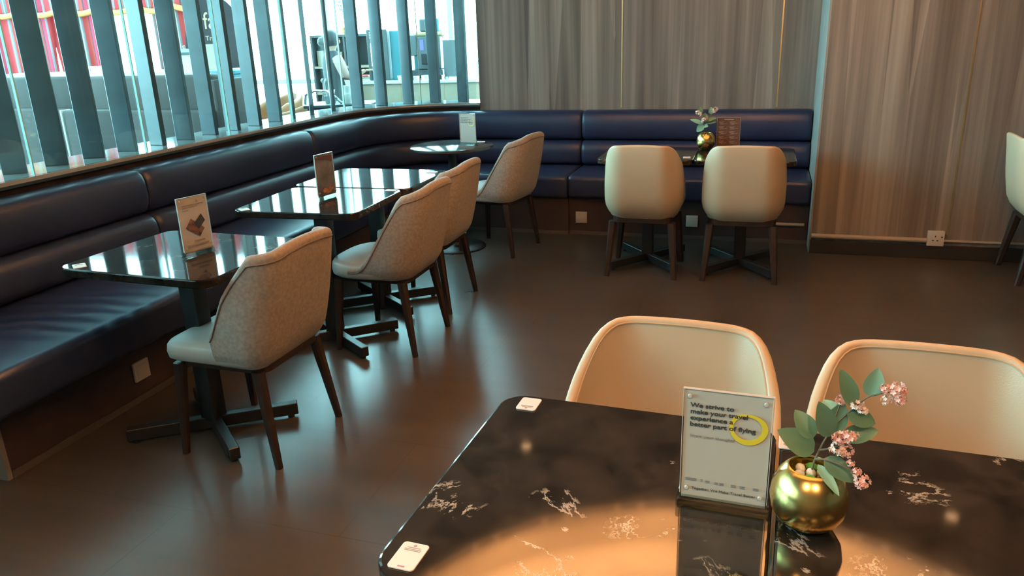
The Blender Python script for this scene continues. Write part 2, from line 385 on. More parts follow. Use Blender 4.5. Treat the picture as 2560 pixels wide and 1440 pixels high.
def slab(poly, z0, z1, bev=0.003, inner=None):
    """horizontal slab with a small rounded rim (polygon given counter-clockwise, roughly convex)"""
    mb = MB(); n = len(poly)
    cx = sum(p[0] for p in poly)/n; cy = sum(p[1] for p in poly)/n
    def off(d):
        out = []
        for i, p in enumerate(poly):
            a = Vector(poly[i-1]); c = Vector(poly[(i+1) % n]); t = (c-a).normalized(); nn = Vector((t.y, -t.x))
            out.append((p[0]-nn.x*d, p[1]-nn.y*d))
        return out
    rings = []
    for (d, z) in ((bev, z0), (bev*0.3, z0+bev*0.3), (0, z0+bev), (0, z1-bev), (bev*0.3, z1-bev*0.3), (bev, z1)):
        rings.append([(x, y, z) for x, y in off(d)])
    vs = [p for r in rings for p in r]; fs = [tuple(range(n))[::-1], tuple((len(rings)-1)*n+k for k in range(n))]
    for j in range(len(rings)-1):
        for k in range(n): fs.append((j*n+k, j*n+(k+1) % n, (j+1)*n+(k+1) % n, (j+1)*n+k))
    return mb.add(vs, fs)
def text_mesh(body, size, depth=0.0002, bold=0.0):
    cu = bpy.data.curves.new('text', 'FONT'); cu.body = body; cu.size = size; cu.extrude = depth; cu.offset = bold
    o = bpy.data.objects.new('text', cu); COL.objects.link(o)
    dg = bpy.context.evaluated_depsgraph_get(); me = bpy.data.meshes.new_from_object(o.evaluated_get(dg))
    bpy.data.objects.remove(o, do_unlink=True); bpy.data.curves.remove(cu)
    return me
def text_part(name, body, size, m, parent, pos, sx=1.0, bold=0.0, R=None, slant=0):
    me = text_mesh(body, size, bold=bold); me.materials.clear(); me.materials.append(m)
    o = bpy.data.objects.new(name, me); COL.objects.link(o); o.parent = parent
    base = R if R is not None else Matrix.Rotation(PI/2, 4, 'X')
    o.matrix_local = Matrix.Translation(pos) @ base @ Matrix.Diagonal((sx, 1, 1, 1))
    return o

# ------------------------------------------------------------ wall path of the window side (straight, quarter round, back wall)
WX, WY, WR = -3.2, 6.28, 0.82
AC = (WX+WR, WY-WR)
def wpath(s, d=0.0):
    """s = y along the straight part up to AC.y, then arc length (at d = 0); returns point and inward normal"""
    if s <= AC[1]: return Vector((WX+d, s, 0)), Vector((1, 0, 0))
    a = (s-AC[1])/WR
    if a <= PI/2:
        n = Vector((math.cos(a), -math.sin(a), 0)); return Vector((AC[0], AC[1], 0))-n*(WR-d), n
    x = AC[0]+(s-AC[1]-WR*PI/2)
    return Vector((x, WY-d, 0)), Vector((0, -1, 0))
S_ARC0 = AC[1]; S_ARC1 = AC[1]+WR*PI/2
def srange(s0, s1, step=0.25):
    out = [s0]; s = s0
    while s < s1-1e-6:
        st = step if (s < S_ARC0-1e-6 or s >= S_ARC1-1e-6) else 0.07
        nx = s+st
        for lim in (S_ARC0, S_ARC1):
            if s < lim-1e-6 < nx: nx = lim
        s = min(nx, s1); out.append(s)
    return out
def sweep(s0, s1, prof, mi=0, mb=None, closed=True, caps=True, dfn=None, step=0.25):
    """prof: closed loop of (d, z)"""
    mb = mb or MB(); ss = srange(s0, s1, step); n = len(prof); vs = []
    for s in ss:
        for d, z in prof:
            dd = dfn(s, d) if dfn else d
            p, nn = wpath(s, dd); vs.append((p.x, p.y, z))
    fs = []
    for i in range(len(ss)-1):
        for k in range(n):
            k2 = (k+1) % n; fs.append((i*n+k, i*n+k2, (i+1)*n+k2, (i+1)*n+k))
    if caps: fs.append(tuple(range(n))); fs.append(tuple((len(ss)-1)*n+k for k in range(n))[::-1])
    return mb.add(vs, fs, mi)

# ------------------------------------------------------------ room shell
def plane(x0, y0, x1, y1, z): return MB().add([(x0,y0,z), (x1,y0,z), (x1,y1,z), (x0,y1,z)], [(0,1,2,3)])
struct('floor', MB().box((-12.2,-4.2,-0.1), (5.2,10.8,0)), m_floor)
XR = 0.36; PY = 5.46; XL = -2.29
# back wall behind the bench, with brass seams let into it
bw = struct('wall_back', MB().box((XL,WY,0), (XR+0.3,WY+0.2,2.9)), m_wall, 'streaked grey laminate wall behind the blue bench')
for x in (-1.09, 0.088): obj('brass_seam', MB().box((x-0.005,WY-0.002,0.9), (x+0.005,WY+0.004,2.9)), m_seam, bw)
pr = struct('wall_right', MB().box((XR,PY,0), (5.2,PY+0.9,2.9)), m_wall, 'streaked brown laminate wall that stands forward on the right')
for x in (1.18, 2.4): obj('brass_seam', MB().box((x-0.0045,PY-0.002,0.16), (x+0.0045,PY+0.004,2.9)), m_seam, pr)
obj('return_face', MB().box((XR-0.012,PY+0.012,0), (XR,WY,2.9)), m_return, pr)
struct('baseboard_right', MB().box((XR-0.006,PY-0.012,0), (5.0,PY,0.092), bev=0.002), m_board)
struct('wall_side', MB().box((5.0,-3,0), (5.2,PY,2.9)), m_room)
struct('wall_rear', MB().box((-3.4,-3.2,0), (5.2,-3.0,2.9)), m_room)
# ceiling: slab with a round cove cut out, following the glass wall
def ceiling():
    outer = [(5.2,-3.2), (5.2,PY+0.2), (XR+0.3,PY+0.2), (XR+0.3,WY+0.2), (XL,WY+0.2)]
    for s in srange(-3.2, S_ARC1)[::-1]:
        p, n = wpath(s, -0.2); outer.append((p.x, p.y))
    nC = 72
    bm = bmesh.new()
    ov = [bm.verts.new((x, y, CZ)) for x, y in outer]
    for i in range(len(ov)): bm.edges.new((ov[i], ov[(i+1) % len(ov)]))
    iv = [bm.verts.new((CC[0]+CR*math.cos(2*PI*k/nC), CC[1]+CR*math.sin(2*PI*k/nC), CZ)) for k in range(nC)]
    for i in range(nC): bm.edges.new((iv[i], iv[(i+1) % nC]))
    bmesh.ops.triangle_fill(bm, use_beauty=True, edges=bm.edges[:])
    # drop faces inside the opening
    for f in [f for f in bm.faces if (Vector((f.calc_center_median().x, f.calc_center_median().y))-Vector(CC)).length < CR*0.97 and all((Vector((v.co.x, v.co.y))-Vector(CC)).length < CR*1.01 for v in f.verts)]:
        bm.faces.remove(f)
    ext = bmesh.ops.extrude_face_region(bm, geom=bm.faces[:])
    for v in ext['geom']:
        if isinstance(v, bmesh.types.BMVert): v.co.z += 0.03
    bmesh.ops.recalc_face_normals(bm, faces=bm.faces)
    me = bpy.data.meshes.new('ceiling'); bm.to_mesh(me); bm.free(); me.materials.append(m_ceil)
    return me
struct('ceiling', ceiling(), m_ceil)
struct('ceiling_cove', MB().lathe([(CR+0.2, CZ+0.03), (CR+0.2, CZ+0.42), (0.001, CZ+0.42)], 72, cap=False), m_coveceil, loc=(CC[0], CC[1], 0), smooth=True)
struct('trim_1', MB().lathe([(CR, CZ-0.01), (CR+0.012, CZ-0.01), (CR+0.012, CZ+0.06), (CR, CZ+0.06), (CR, CZ-0.01)], 96, cap=False), m_coveceil, 'round lip of the ceiling cove', loc=(CC[0], CC[1], 0), smooth=True)
m_bulb = mat('warm_led', (1,0.8,0.5), 0.4, emis=(1,0.55,0.25), estr=7)
d0 = thing('downlight', 'small round recessed ceiling light with a warm lamp', 'ceiling light', (DOWN[0][0], DOWN[0][1], CZ), group='recessed ceiling lights')
obj('trim_ring', MB().lathe([(0.036,0.002), (0.036,-0.003), (0.05,-0.003), (0.052,0.0)], 24, cap=False), m_steel, d0, smooth=True)
obj('lamp', MB().lathe([(0.0001,-0.0015), (0.035,-0.0015), (0.035,0.0)], 20), m_bulb, d0)
for (x, y) in DOWN[1:]:
    c = copy_tree(d0); c.location = (x, y, CZ)

# knee wall, sill and glass
struct('wall_left', sweep(-3.0, S_ARC1+0.09, [(0,0), (0,0.922), (-0.36,0.922), (-0.36,0)]), m_brownwood, 'low brown wall under the glass')
struct('trim_2', sweep(-3.0, S_ARC1+0.09, [(0.012,0.926), (0.012,0.936), (0.006,0.944), (-0.37,0.944), (-0.37,0.922), (0.006,0.922)]), m_sill, 'polished pale window ledge', smooth=True)
struct('trim_3', sweep(-3.0, S_ARC1+0.09, [(0.013,0.912), (0.013,0.926), (0.0005,0.926), (0.0005,0.912)]), m_sillf, 'thin dark strip under the window ledge')
k = 1; s = 3.45-0.72*6
while s < S_ARC1-0.02:
    e = min(s+0.72, S_ARC1+0.06)
    g = struct(f'window_{k}', sweep(s+0.004, e-0.004, [(-0.010,0.944), (-0.010,2.9), (-0.020,2.9), (-0.020,0.944)], caps=False), m_glass)
    if s+0.72 < S_ARC1:
        pth, nn = wpath(e, -0.015); a = math.atan2(nn.y, nn.x)
        obj('glass_edge', MB().box((-0.007,-0.0035,0.944), (0.007,0.0035,2.9)), m_gedge, g, loc=(pth.x, pth.y, 0), rz=a)
    s += 0.72; k += 1
WINK = k
# slatted screen
screen = thing('slat_screen', 'row of tall dark blue-grey slats standing on the window ledge behind the glass', 'slatted screen', (-3.38, 3.0, 0.944))
T_, D_ = 0.034, 0.105
AX = {2.969:82, 3.203:75, 3.438:62, 3.673:42, 3.902:62, 4.134:52, 4.365:48, 4.604:50, 4.847:56, 5.074:3, 5.335:2}
slots = [(2.969-0.235*i, 82) for i in range(8, 0, -1)]+sorted(AX.items())
for (y, de) in slots:
    y += 0.035+0.03*(y-2.97)/2.37
    p = Vector((-3.37, y, 0)); va = math.atan2(p.y, p.x)
    a = va+math.radians(de)
    me = MB().box((-D_/2,-T_/2,0), (D_/2,T_/2,1.955), bev=0.003, seg=1)
    obj('slat', me, m_slat, screen, loc=(p.x+3.38, y-3.0, 0), rz=a)
for k2 in range(6):
    sarc = (0.224, 0.493, 0.715, 0.955, 1.189, 1.434)[k2]
    n = Vector((math.cos(sarc/0.99), -math.sin(sarc/0.99), 0)); p = Vector((AC[0], AC[1], 0))-n*(WR+0.17)
    va = math.atan2(p.y, p.x); de = (2, 58, 55, 50, 50, 50)[k2]
    obj('slat', MB().box((-D_/2,-T_/2,0), (D_/2,T_/2,1.955), bev=0.003, seg=1), m_slat, screen, loc=(p.x+3.38, p.y-3.0, 0), rz=va+math.radians(de))

# ------------------------------------------------------------ upholstered bench sections
def cushion_prof(d0, d1, z0, z1, r=0.03, dome=0.0, n=5):
    """closed loop with rounded corners; d1 is the room side"""
    pts = []
    for (cx, cz, a0) in ((d1-r, z1-r, 90), (d1-r, z0+r, 0), (d0+r*0.4, z0+r*0.4, -90), (d0+r*0.4, z1-r*0.4, 180)):
        rr = r if cx > (d0+d1)/2 else r*0.4
        for k in range(n+1):
            a = math.radians(a0-90*k/n)
            pts.append((cx+rr*math.cos(a), cz+rr*math.sin(a)))
    return pts
def bulge(d0, d1, z0, z1, n=9):
    pts = [(d0, z1-0.004), (d0, z0+0.004)]
    for k in range(n+1):
        t = k/n; a = -PI/2+PI*t
        c = math.copysign(abs(math.cos(a))**0.38, 1); ss = math.copysign(abs(math.sin(a))**0.8, math.sin(a))
        pts.append((d0+0.02+(d1-d0-0.02)*c, (z0+z1)/2+(z1-z0)/2*ss))
    return pts
def puffy(s0, s1, prof, amt=0.018, edge=0.035):
    """sweep whose two ends close softly, so neighbouring cushions meet in a seam"""
    mb = MB(); ss = srange(s0+edge, s1-edge, 0.12)
    pre = [s0+0.001, s0+edge*0.15, s0+edge*0.5]; post = [s1-edge*0.5, s1-edge*0.15, s1-0.001]
    ss = pre+ss+post; n = len(prof); vs = []
    cd = sum(p[0] for p in prof)/n; cz = sum(p[1] for p in prof)/n
    for s in ss:
        q = min(s-s0, s1-s); k = 1.0
        if q < edge: k = 1-(1-math.sqrt(max(0, 1-(1-q/edge)**2)))*1.0
        for d, z in prof:
            dd = d-(1-k)*amt*(1 if d > cd else -0.2); zz = z-(1-k)*amt*0.7*(1 if z > cz else -1)
            p, nn = wpath(s, dd); vs.append((p.x, p.y, zz))
    fs = []
    for i in range(len(ss)-1):
        for k in range(n):
            k2 = (k+1) % n; fs.append((i*n+k, i*n+k2, (i+1)*n+k2, (i+1)*n+k))
    fs.append(tuple(range(n))); fs.append(tuple((len(ss)-1)*n+k for k in range(n))[::-1])
    return mb.add(vs, fs)
def bench(s0, s1, dseat, dbase, label, end_panel=False):
    p, nn = wpath((s0+s1)/2, 0.3)
    t = thing('banquette_bench', label, 'bench', (p.x, p.y, 0), group='navy banquette sections along the walls')
    T = Matrix.Translation((-p.x, -p.y, 0))
    def part(name, mb, m, **kw):
        o = obj(name, mb, m, t, T=T, **kw); return o
    part('base', sweep(s0, s1, [(0.004,0.0), (dbase-0.012,0.0), (dbase-0.012,0.03), (dbase,0.03), (dbase,0.284), (0.004,0.284)]), m_base)
    part('kick_strip', sweep(s0, s1, [(dbase-0.0115,0.0), (dbase+0.004,0.0), (dbase+0.004,0.028), (dbase-0.0115,0.028)]), m_kick)
    sc0 = s0-0.14 if end_panel else s0
    part('seat_cushion', puffy(sc0, s1, cushion_prof(0.06, dseat, 0.286, 0.458, 0.035), 0.02), m_navyc if end_panel else m_navy, smooth=True)
    part('lower_back_roll', puffy(sc0, s1, bulge(0.01, 0.185, 0.455, 0.658), 0.02), m_navy, smooth=True)
    part('upper_back_roll', puffy(sc0, s1, bulge(0.01, 0.155, 0.656, 0.888), 0.02), m_navy, smooth=True)
    if end_panel:
        e = MB().box((WX+0.004, s0-0.02, 0), (WX+dbase, s0-0.001, 0.284)); part('end_panel', e, m_endp)
    return t
JS = [1.80, 3.24, 4.87]
S_J4 = S_ARC1+(-1.385-AC[0]); S_END = S_ARC1+(XR-0.015-AC[0])
bench(JS[0], JS[1], 0.785, 0.645, 'navy leather bench section nearest the camera, at the left edge of the room', True)
bench(JS[1]+0.002, JS[2], 0.70, 0.64, 'navy leather bench section along the window, behind the two joined tables')
bench(JS[2]+0.002, S_J4, 0.665, 0.62, 'curved navy leather corner bench section around the round table')
bench(S_J4+0.002, S_END, 0.65, 0.597, 'navy leather bench section against the back wall, behind two cream chairs')
# wrinkles on the first seat are in the leather: a few soft creases
# ------------------------------------------------------------ sockets and conduit
def socket(x, y, z, face, label, w=0.088, holes=False, d=0.012):
    """face: 'y' looks to -y, 'x' looks to +x"""
    t = thing('wall_socket', label, 'socket', (x, y, z), 0 if face == 'y' else PI/2, group='white wall sockets')
    obj('plate', MB().box((-w/2,-d,-w/2), (w/2,0,w/2), bev=0.003), m_white, t, smooth=True)
    if holes:
        for (hx, hz, sx, sz) in ((-0.004,0.016,0.003,0.006), (-0.016,-0.012,0.006,0.003), (0.010,-0.012,0.006,0.003), (0.034,0.012,0.005,0.004)):
            obj('socket_hole', MB().box((hx-sx,-d-0.0006,hz-sz), (hx+sx,-d+0.001,hz+sz)), m_hole, t)
    else:
        obj('blank_cover', MB().box((-w*0.33,-d-0.0015,-w*0.33), (w*0.33,-d+0.001,w*0.33), bev=0.001), m_white, t, smooth=True)
    return t
socket(1.112, PY, 0.139, 'y', 'white square socket box on the conduit of the right-hand wall', 0.098, True, 0.03)
socket(-1.285, WY-0.597, 0.135, 'y', 'white square socket on the back bench base, left of the cream chairs')
socket(-0.455, WY-0.597, 0.137, 'y', 'white square socket on the back bench base, between the two cream chairs', 0.085)
socket(-2.092, WY-0.606, 0.124, 'y', 'small white socket on the corner bench base, behind the chair at the round table', 0.06)
socket(WX+0.645, 2.47, 0.141, 'x', 'pale square socket on the left bench base, beside the nearest grey chair')
socket(WX+0.64, 4.02, 0.15, 'x', 'pale square socket on the bench base, under the joined tables', 0.08)
t = thing('conduit', 'tan surface conduit running along the foot of the right-hand wall', 'pipe', (XR, PY, 0.122))
obj('pipe', MB().tube([(0.0,-0.014,0), (0.70,-0.014,0)], 0.017, 12), m_pipe, t, smooth=True)
obj('thin_pipe', MB().tube([(0.80,-0.009,0), (1.30,-0.009,0)], 0.009, 10), m_pipe, t, smooth=True)
t = thing('conduit', 'short tan conduit along the back bench base beside the corner of the wall', 'pipe', (0.03, WY-0.597, 0.14))
obj('pipe', MB().tube([(0,-0.014,0), (0.29,-0.014,0)], 0.0125, 10), m_pipe, t, smooth=True)

# ------------------------------------------------------------ tables
def cafe_table(x, y, w, d, rz, label, arms=(0.26, 0.20), group='black stone cafe tables', r=0.055):
    gm = m_granite if 'foreground' in label else m_granite2
    t = thing('cafe_table', label, 'table', (x, y, 0), rz, group)
    obj('tabletop', slab(rrect(w, d, r, 8), 0.718, 0.75, 0.005), gm, t)
    obj('mounting_plate', MB().box((-0.16,-0.16,0.706), (0.16,0.16,0.718), bev=0.002), m_black, t)
    obj('column', MB().box((-0.036,-0.036,0.05), (0.036,0.036,0.707), bev=0.006), m_black, t, smooth=True)
    ax, ay = arms; L = math.hypot(ax, ay)
    for sg in (1, -1):
        a = math.atan2(ay*sg, ax)
        o = obj('foot_bar', MB().box((-L,-0.02,0.014), (L,0.02,0.064), bev=0.003, seg=1), m_black, t, rz=a)
        for e in (-1, 1): obj('glide', MB().lathe([(0.014,0), (0.014,0.015)], 12), m_black, o, loc=(e*(L-0.03), 0, 0))
    return t
cafe_table(-2.055, 2.31, 0.68, 0.575, math.radians(-2.4), 'black stone table nearest the camera on the left, holding a white poster stand')
cafe_table(-2.055, 3.285, 0.64, 0.575, math.radians(2.6), 'black window table holding a dark picture stand, joined to another table behind')
cafe_table(-2.075, 3.880, 0.69, 0.575, math.radians(0.5), 'black window table with only a corner card on it, joined behind the picture stand table')
tb1 = cafe_table(-0.688, 5.045, 0.592, 0.575, 0, 'black stone table at the back bench, left one of the pair', (0.21, 0.26))
tb2 = cafe_table(-0.094, 5.045, 0.592, 0.575, 0, 'black stone table at the back bench, right one of the pair', (0.21, 0.26))
tb1.scale = tb2.scale = (1, 1, 0.73/0.75)
NR = math.radians(-2.2)
cafe_table(-0.228, 1.135, 0.562, 0.62, NR, 'large foreground black veined stone table with two cards on its left side')
cafe_table(0.340, 1.113, 0.562, 0.62, NR, 'foreground black veined stone table at the right edge, under the gold vase')
t = thing('round_table', 'round dark table in the corner with a white notice stand', 'table', (-2.11, 5.16, 0), 0)
obj('tabletop', MB().lathe([(0.0001,0.728), (0.29,0.728), (0.298,0.732), (0.30,0.738), (0.298,0.746), (0.292,0.75), (0.0001,0.75)], 64), mat('dark_grey_round_top', (0.05,0.055,0.06), 0.12, var=(12,0.3)), t, smooth=True)
obj('column', MB().lathe([(0.032,0.02), (0.032,0.728)], 24), m_black, t, smooth=True)
obj('base', MB().lathe([(0.0001,0.0), (0.21,0.0), (0.212,0.006), (0.20,0.014), (0.05,0.022), (0.034,0.04), (0.0001,0.04)], 48), m_black, t, smooth=True)

# ------------------------------------------------------------ chairs (local: faces +y, legs at about +-0.21)
def ushape(w, yr, yf, r, n=10, m=8):
    """outer plan path from front-left round the rear to front-right; returns (x, y, outward nx, ny)"""
    pts = []
    for k in range(m): t = k/m; pts.append((-w, yf+(yr+r-yf)*t, -1, 0))
    for k in range(n+1):
        a = PI+PI/2*k/n; pts.append((-w+r+r*math.cos(a), yr+r+r*math.sin(a), math.cos(a), math.sin(a)))
    q = 8
    for k in range(1, q): t = k/q; pts.append((-w+r+(2*w-2*r)*t, yr, 0, -1))
    for k in range(n+1):
        a = 3*PI/2+PI/2*k/n; pts.append((w-r+r*math.cos(a), yr+r+r*math.sin(a), math.cos(a), math.sin(a)))
    for k in range(1, m+1): t = k/m; pts.append((w, yr+r+(yf-yr-r)*t, 1, 0))
    return pts
def shell(w, yr, yf, r, z0, hfn, lean, flare, th, zin, pad=0.0, tk=(0.07,0.028)):
    """upholstered tub: hfn(s, y) top height by side coordinate; returns mesh and rim path"""
    path = ushape(w, yr, yf, r); NV = 26; vs = []; rim = []; rimo = []
    n = len(path)
    for i, (x, y, nx, ny) in enumerate(path):
        zt = hfn(x, y)
        rear = max(0.0, min(1.0, (yr+r*1.6-y)/(r*1.6)))
        def outer(z):
            q = max(0.0, (z-z0)/(0.84-z0))
            belly = 0.012*math.sin(PI*min(1, q*1.1))
            low = max(0.0, 1-(z-z0)/tk[0]); tuck = tk[1]*low*low
            return Vector((x+nx*(belly-tuck+flare*q*abs(nx)), y+ny*(belly-tuck)+(-lean*(q**1.15))*rear, z))
        tn = th*(1 if zt > zin+0.04 else 0.8)
        rr = tn/2
        ring = []
        for j in range(10): ring.append(outer(z0+(zt-rr-z0)*(j/9)**1.35))
        top = outer(zt-rr); inn = Vector((nx, ny, 0))
        for j in range(1, 8):
            a = PI*j/8; ring.append(top-inn*(rr-rr*math.cos(a))+Vector((0, 0, rr*math.sin(a))))
        zi = min(zin, zt-rr-0.003)
        for j in range(9):
            z = (zt-rr)+(zi-(zt-rr))*j/8; ring.append(outer(z)-inn*(tn+pad*math.sin(PI*0.5*j/8)**0.7*rear))
        vs += ring; rimo.append(outer(zt-rr-0.012)+inn*0.0008); rim.append(ring[17])
    NVV = len(vs)//n; fs = []
    for i in range(n-1):
        for j in range(NVV-1): fs.append((i*NVV+j, (i+1)*NVV+j, (i+1)*NVV+j+1, i*NVV+j+1))
    fs.append(tuple(range(NVV))); fs.append(tuple((n-1)*NVV+k for k in range(NVV))[::-1])
    for i in range(n-1): fs.append((i*NVV, i*NVV+NVV-1, (i+1)*NVV+NVV-1, (i+1)*NVV))
    return MB().add(vs, fs), rim, rimo
def seat_pad(w, yr, yf, z0, z1, r, dome=0.012, ex=4.0):
    def f(u, v):
        a = 2*PI*u; c = math.cos(a); s_ = math.sin(a)
        x = w*math.copysign(abs(c)**(2/ex), c); y = (yf+yr)/2+(yf-yr)/2*math.copysign(abs(s_)**(2/ex), s_)
        prof = [(0.0, z0), (0.93, z0), (0.985, z0+0.01), (1.0, z0+(z1-z0)*0.45), (0.985, z1-0.016), (0.95, z1-0.005), (0.86, z1), (0.55, z1+dome*0.7), (0.25, z1+dome), (0.0, z1+dome*1.05)]
        k, z = prof[int(round(v*9))]
        cy = (yf+yr)/2
        return (x*k, cy+(y-cy)*k, z)
    return MB().grid(f, 48, 10, wrapu=True)
def leg_mesh(x, y, splx, sply, z1=0.372, r0=0.0128, r1=0.0215):
    mb = MB(); vs = []
    for (k, z, r) in ((1.0, 0.0, r0), (0.0, z1, r1)):
        for (sx, sy) in ((1,1), (-1,1), (-1,-1), (1,-1)):
            for (ex, ey) in (((1, 0.55), (0.55, 1)) if sx*sy > 0 else ((0.55, 1), (1, 0.55))):
                vs.append((x-(1-k)*splx+sx*ex*r, y-(1-k)*sply+sy*ey*r, z))
    fs = [tuple(range(8))[::-1], tuple(range(8, 16))]+[(i, (i+1) % 8, (i+1) % 8+8, i+8) for i in range(8)]
    return mb.add(vs, fs)
def chair(kind, label, cat='chair', group=None):
    t = thing('dining_chair', label, cat, group=group)
    sm = lambda a, b, x: (lambda q: q*q*(3-2*q))(max(0, min(1, (x-a)/(b-a))))
    if kind == 'A1':      # straight panelled back with slanted side edge
        W, YR, YF, R = 0.232, -0.215, -0.02, 0.075; z0 = 0.385
        def h(x, y):
            base = 0.838-0.022*(abs(x)/W)**2
            return base-(0.29)*max(0, min(1, (y+0.165)/0.14))
        mb, rim, rimo = shell(W, YR, YF, R, z0, h, 0.10, 0.0, 0.042, 0.44)
        m1, m2, mp = m_fabric, m_seatl, m_pipef
        seat = seat_pad(0.226, -0.19, 0.235, 0.39, 0.463, 0.04, 0.008, 7.0)
    elif kind == 'A2':    # moulded tub with low arms running into the seat front
        W, YR, YF, R = 0.240, -0.225, 0.10, 0.12; z0 = 0.385
        def h(x, y):
            top = 0.842-0.05*(abs(x)/W)**3
            return top-(top-0.445)*(1-(1-max(0, min(1, (y+0.15)/0.21)))**1.7)
        mb, rim, rimo = shell(W, YR, YF, R, z0, h, 0.10, 0.0, 0.045, 0.43)
        m1, m2, mp = m_fabric, m_seatl, m_pipef
        seat = seat_pad(0.236, -0.19, 0.255, 0.385, 0.463, 0.05, 0.022, 3.0)
    else:                 # cream leather tub with piped rim
        W, YR, YF, R = 0.236, -0.235, 0.06, 0.13; z0 = 0.36
        def h(x, y):
            ax = abs(x)/W
            top = 0.845-0.014*ax**2-0.050*max(0, (ax-0.66)/0.34)**2
            return top-(top-0.50)*max(0, min(1, (y+0.19)/0.24))**1.35
        mb, rim, rimo = shell(W, YR, YF, R, z0, h, 0.075, -0.012, 0.026, 0.44, 0.03, (0.12,0.062))
        m1, m2, mp = m_cream, m_cream, m_creamp
        seat = seat_pad(0.212, -0.19, 0.235, 0.375, 0.463, 0.05, 0.015, 5.0)
    obj('backrest', mb, m1, t, smooth=True, auto=60)
    bk = t.children[0]
    obj('piping', MB().tube([p+Vector((0,0,0.001)) for p in (rimo if kind != 'B' else rim)], 0.0028, 6), mp, bk, smooth=True)
    obj('seat', seat, m2, t, smooth=True, auto=60)
    obj('seat_frame', slab(rrect(0.37, 0.38, 0.05, 5), 0.360 if kind != 'B' else 0.345, 0.387, 0.003), m_legw, t)
    for sx in (-1, 1):
        for (y, sy) in ((-0.215, -0.055), (0.205, 0.02)):
            obj('leg', leg_mesh(sx*0.212, y, sx*0.03, sy, 0.372 if kind != 'B' else 0.350, *((0.0128, 0.0215) if kind != 'B' else (0.0165, 0.026))), m_legw, t)
    return t
GA = 'grey fabric chairs along the window tables'; GB = 'cream leather chairs'
c = chair('A1', 'nearest grey fabric chair, with a straight slanted back edge, at the white poster', group=GA)
c.location = (-1.835, 2.325, 0); c.rotation_euler = (0, 0, PI/2+math.radians(-1))
c2 = chair('A2', 'taupe tub chair right behind the nearest grey chair, at the picture stand table', group=GA)
c2.location = (-1.775, 3.395, 0); c2.rotation_euler = (0, 0, PI/2)
for (x, y, rz, lab) in ((-1.835, 4.0, PI/2, 'taupe fabric tub chair half hidden behind another, at the empty window table'),
                        (-1.79, 5.19, PI/2-math.radians(9), 'dark-looking taupe tub chair standing alone at the round corner table')):
    q = copy_tree(c2); q.location = (x, y, 0); q.rotation_euler = (0, 0, rz); q['label'] = lab
b0 = chair('B', 'cream leather chair at the back bench tables, left of the two, seen from behind', group=GB)
b0.location = (-0.683, 4.885, 0); b0.rotation_euler = (0, 0, 0)
for (x, y, rz, lab) in ((-0.09, 4.905, math.radians(1), 'cream leather chair at the back bench tables, right of the two, seen from behind'),
                        (-0.165, 1.445, PI+math.radians(-3), 'foreground cream leather chair facing the camera, behind the printed notice stand'),
                        (0.352, 1.41, PI+math.radians(-2), 'foreground cream leather chair at the lower right edge, behind the flowers'),
                        (1.685, 5.17, -PI/2, 'cream leather chair cut off by the right edge, beside the brown wall')):
    q = copy_tree(b0); q.location = (x, y, 0); q.rotation_euler = (0, 0, rz); q['label'] = lab

# ------------------------------------------------------------ cards and stands
def card(x, y, z, rz, w, h, label, purple=False):
    t = thing('table_card', label, 'card', (x, y, z), rz, group='small white cards on the tables')
    obj('card_sheet', slab(rrect(w, h, 0.006, 4), 0, 0.0025, 0.0006), m_paper, t)
    ln = MB()
    for k, (yy, ww) in enumerate(((0.30, 0.5), (0.24, 0.62), (0.19, 0.62))):
        ln.box((-ww*w/2, h*yy-0.0008, 0.0024), (ww*w/2, h*yy+0.0008, 0.0028))
    obj('printed_lines', ln, m_inkl, t)
    obj('printed_dot', MB().lathe([(0.0001,0.0024), (0.0028,0.0024), (0.0028,0.0028), (0.0001,0.0028)], 14), m_inkp, t, loc=(0, h*0.38, 0))
    if purple: obj('printed_bar', MB().box((-0.13*w, -h*0.44, 0.0024), (0.13*w, -h*0.39, 0.0028)), m_inkp, t)
    return t
TZ = 0.7502
card(-0.4705, 0.883, TZ, NR, 0.044, 0.062, 'white card at the near left corner of the foreground table', True)
card(-0.4350, 1.410, TZ, NR+PI, 0.043, 0.054, 'white card at the far left corner of the foreground table')
card(0.088, 1.375, TZ, NR+PI, 0.043, 0.054, 'small pinkish card behind the gold vase on the foreground table')
card(-2.325, 2.072, TZ, 0.9, 0.043, 0.062, 'white card at the left corner of the table with the white poster')
card(-2.305, 3.015, TZ, 0.9, 0.043, 0.062, 'white card at the left corner of the table with the picture stand')
card(-1.80, 3.545, TZ, 0.1, 0.06, 0.04, 'white card at the right far corner of the table with the picture stand')
card(-1.80, 4.08, TZ, 0.1, 0.06, 0.04, 'white card at the far corner of the empty window table')
card(-1.95, 5.33, TZ, 0.2, 0.06, 0.045, 'white card beside the notice stand on the round table')
card(-0.945, 5.28, TZ-0.02, 0.1, 0.055, 0.045, 'white card at the left end of the back bench tables')
card(-0.436, 4.87, TZ-0.02, 0.1, 0.045, 0.06, 'white card between the two cream chairs on the back table')

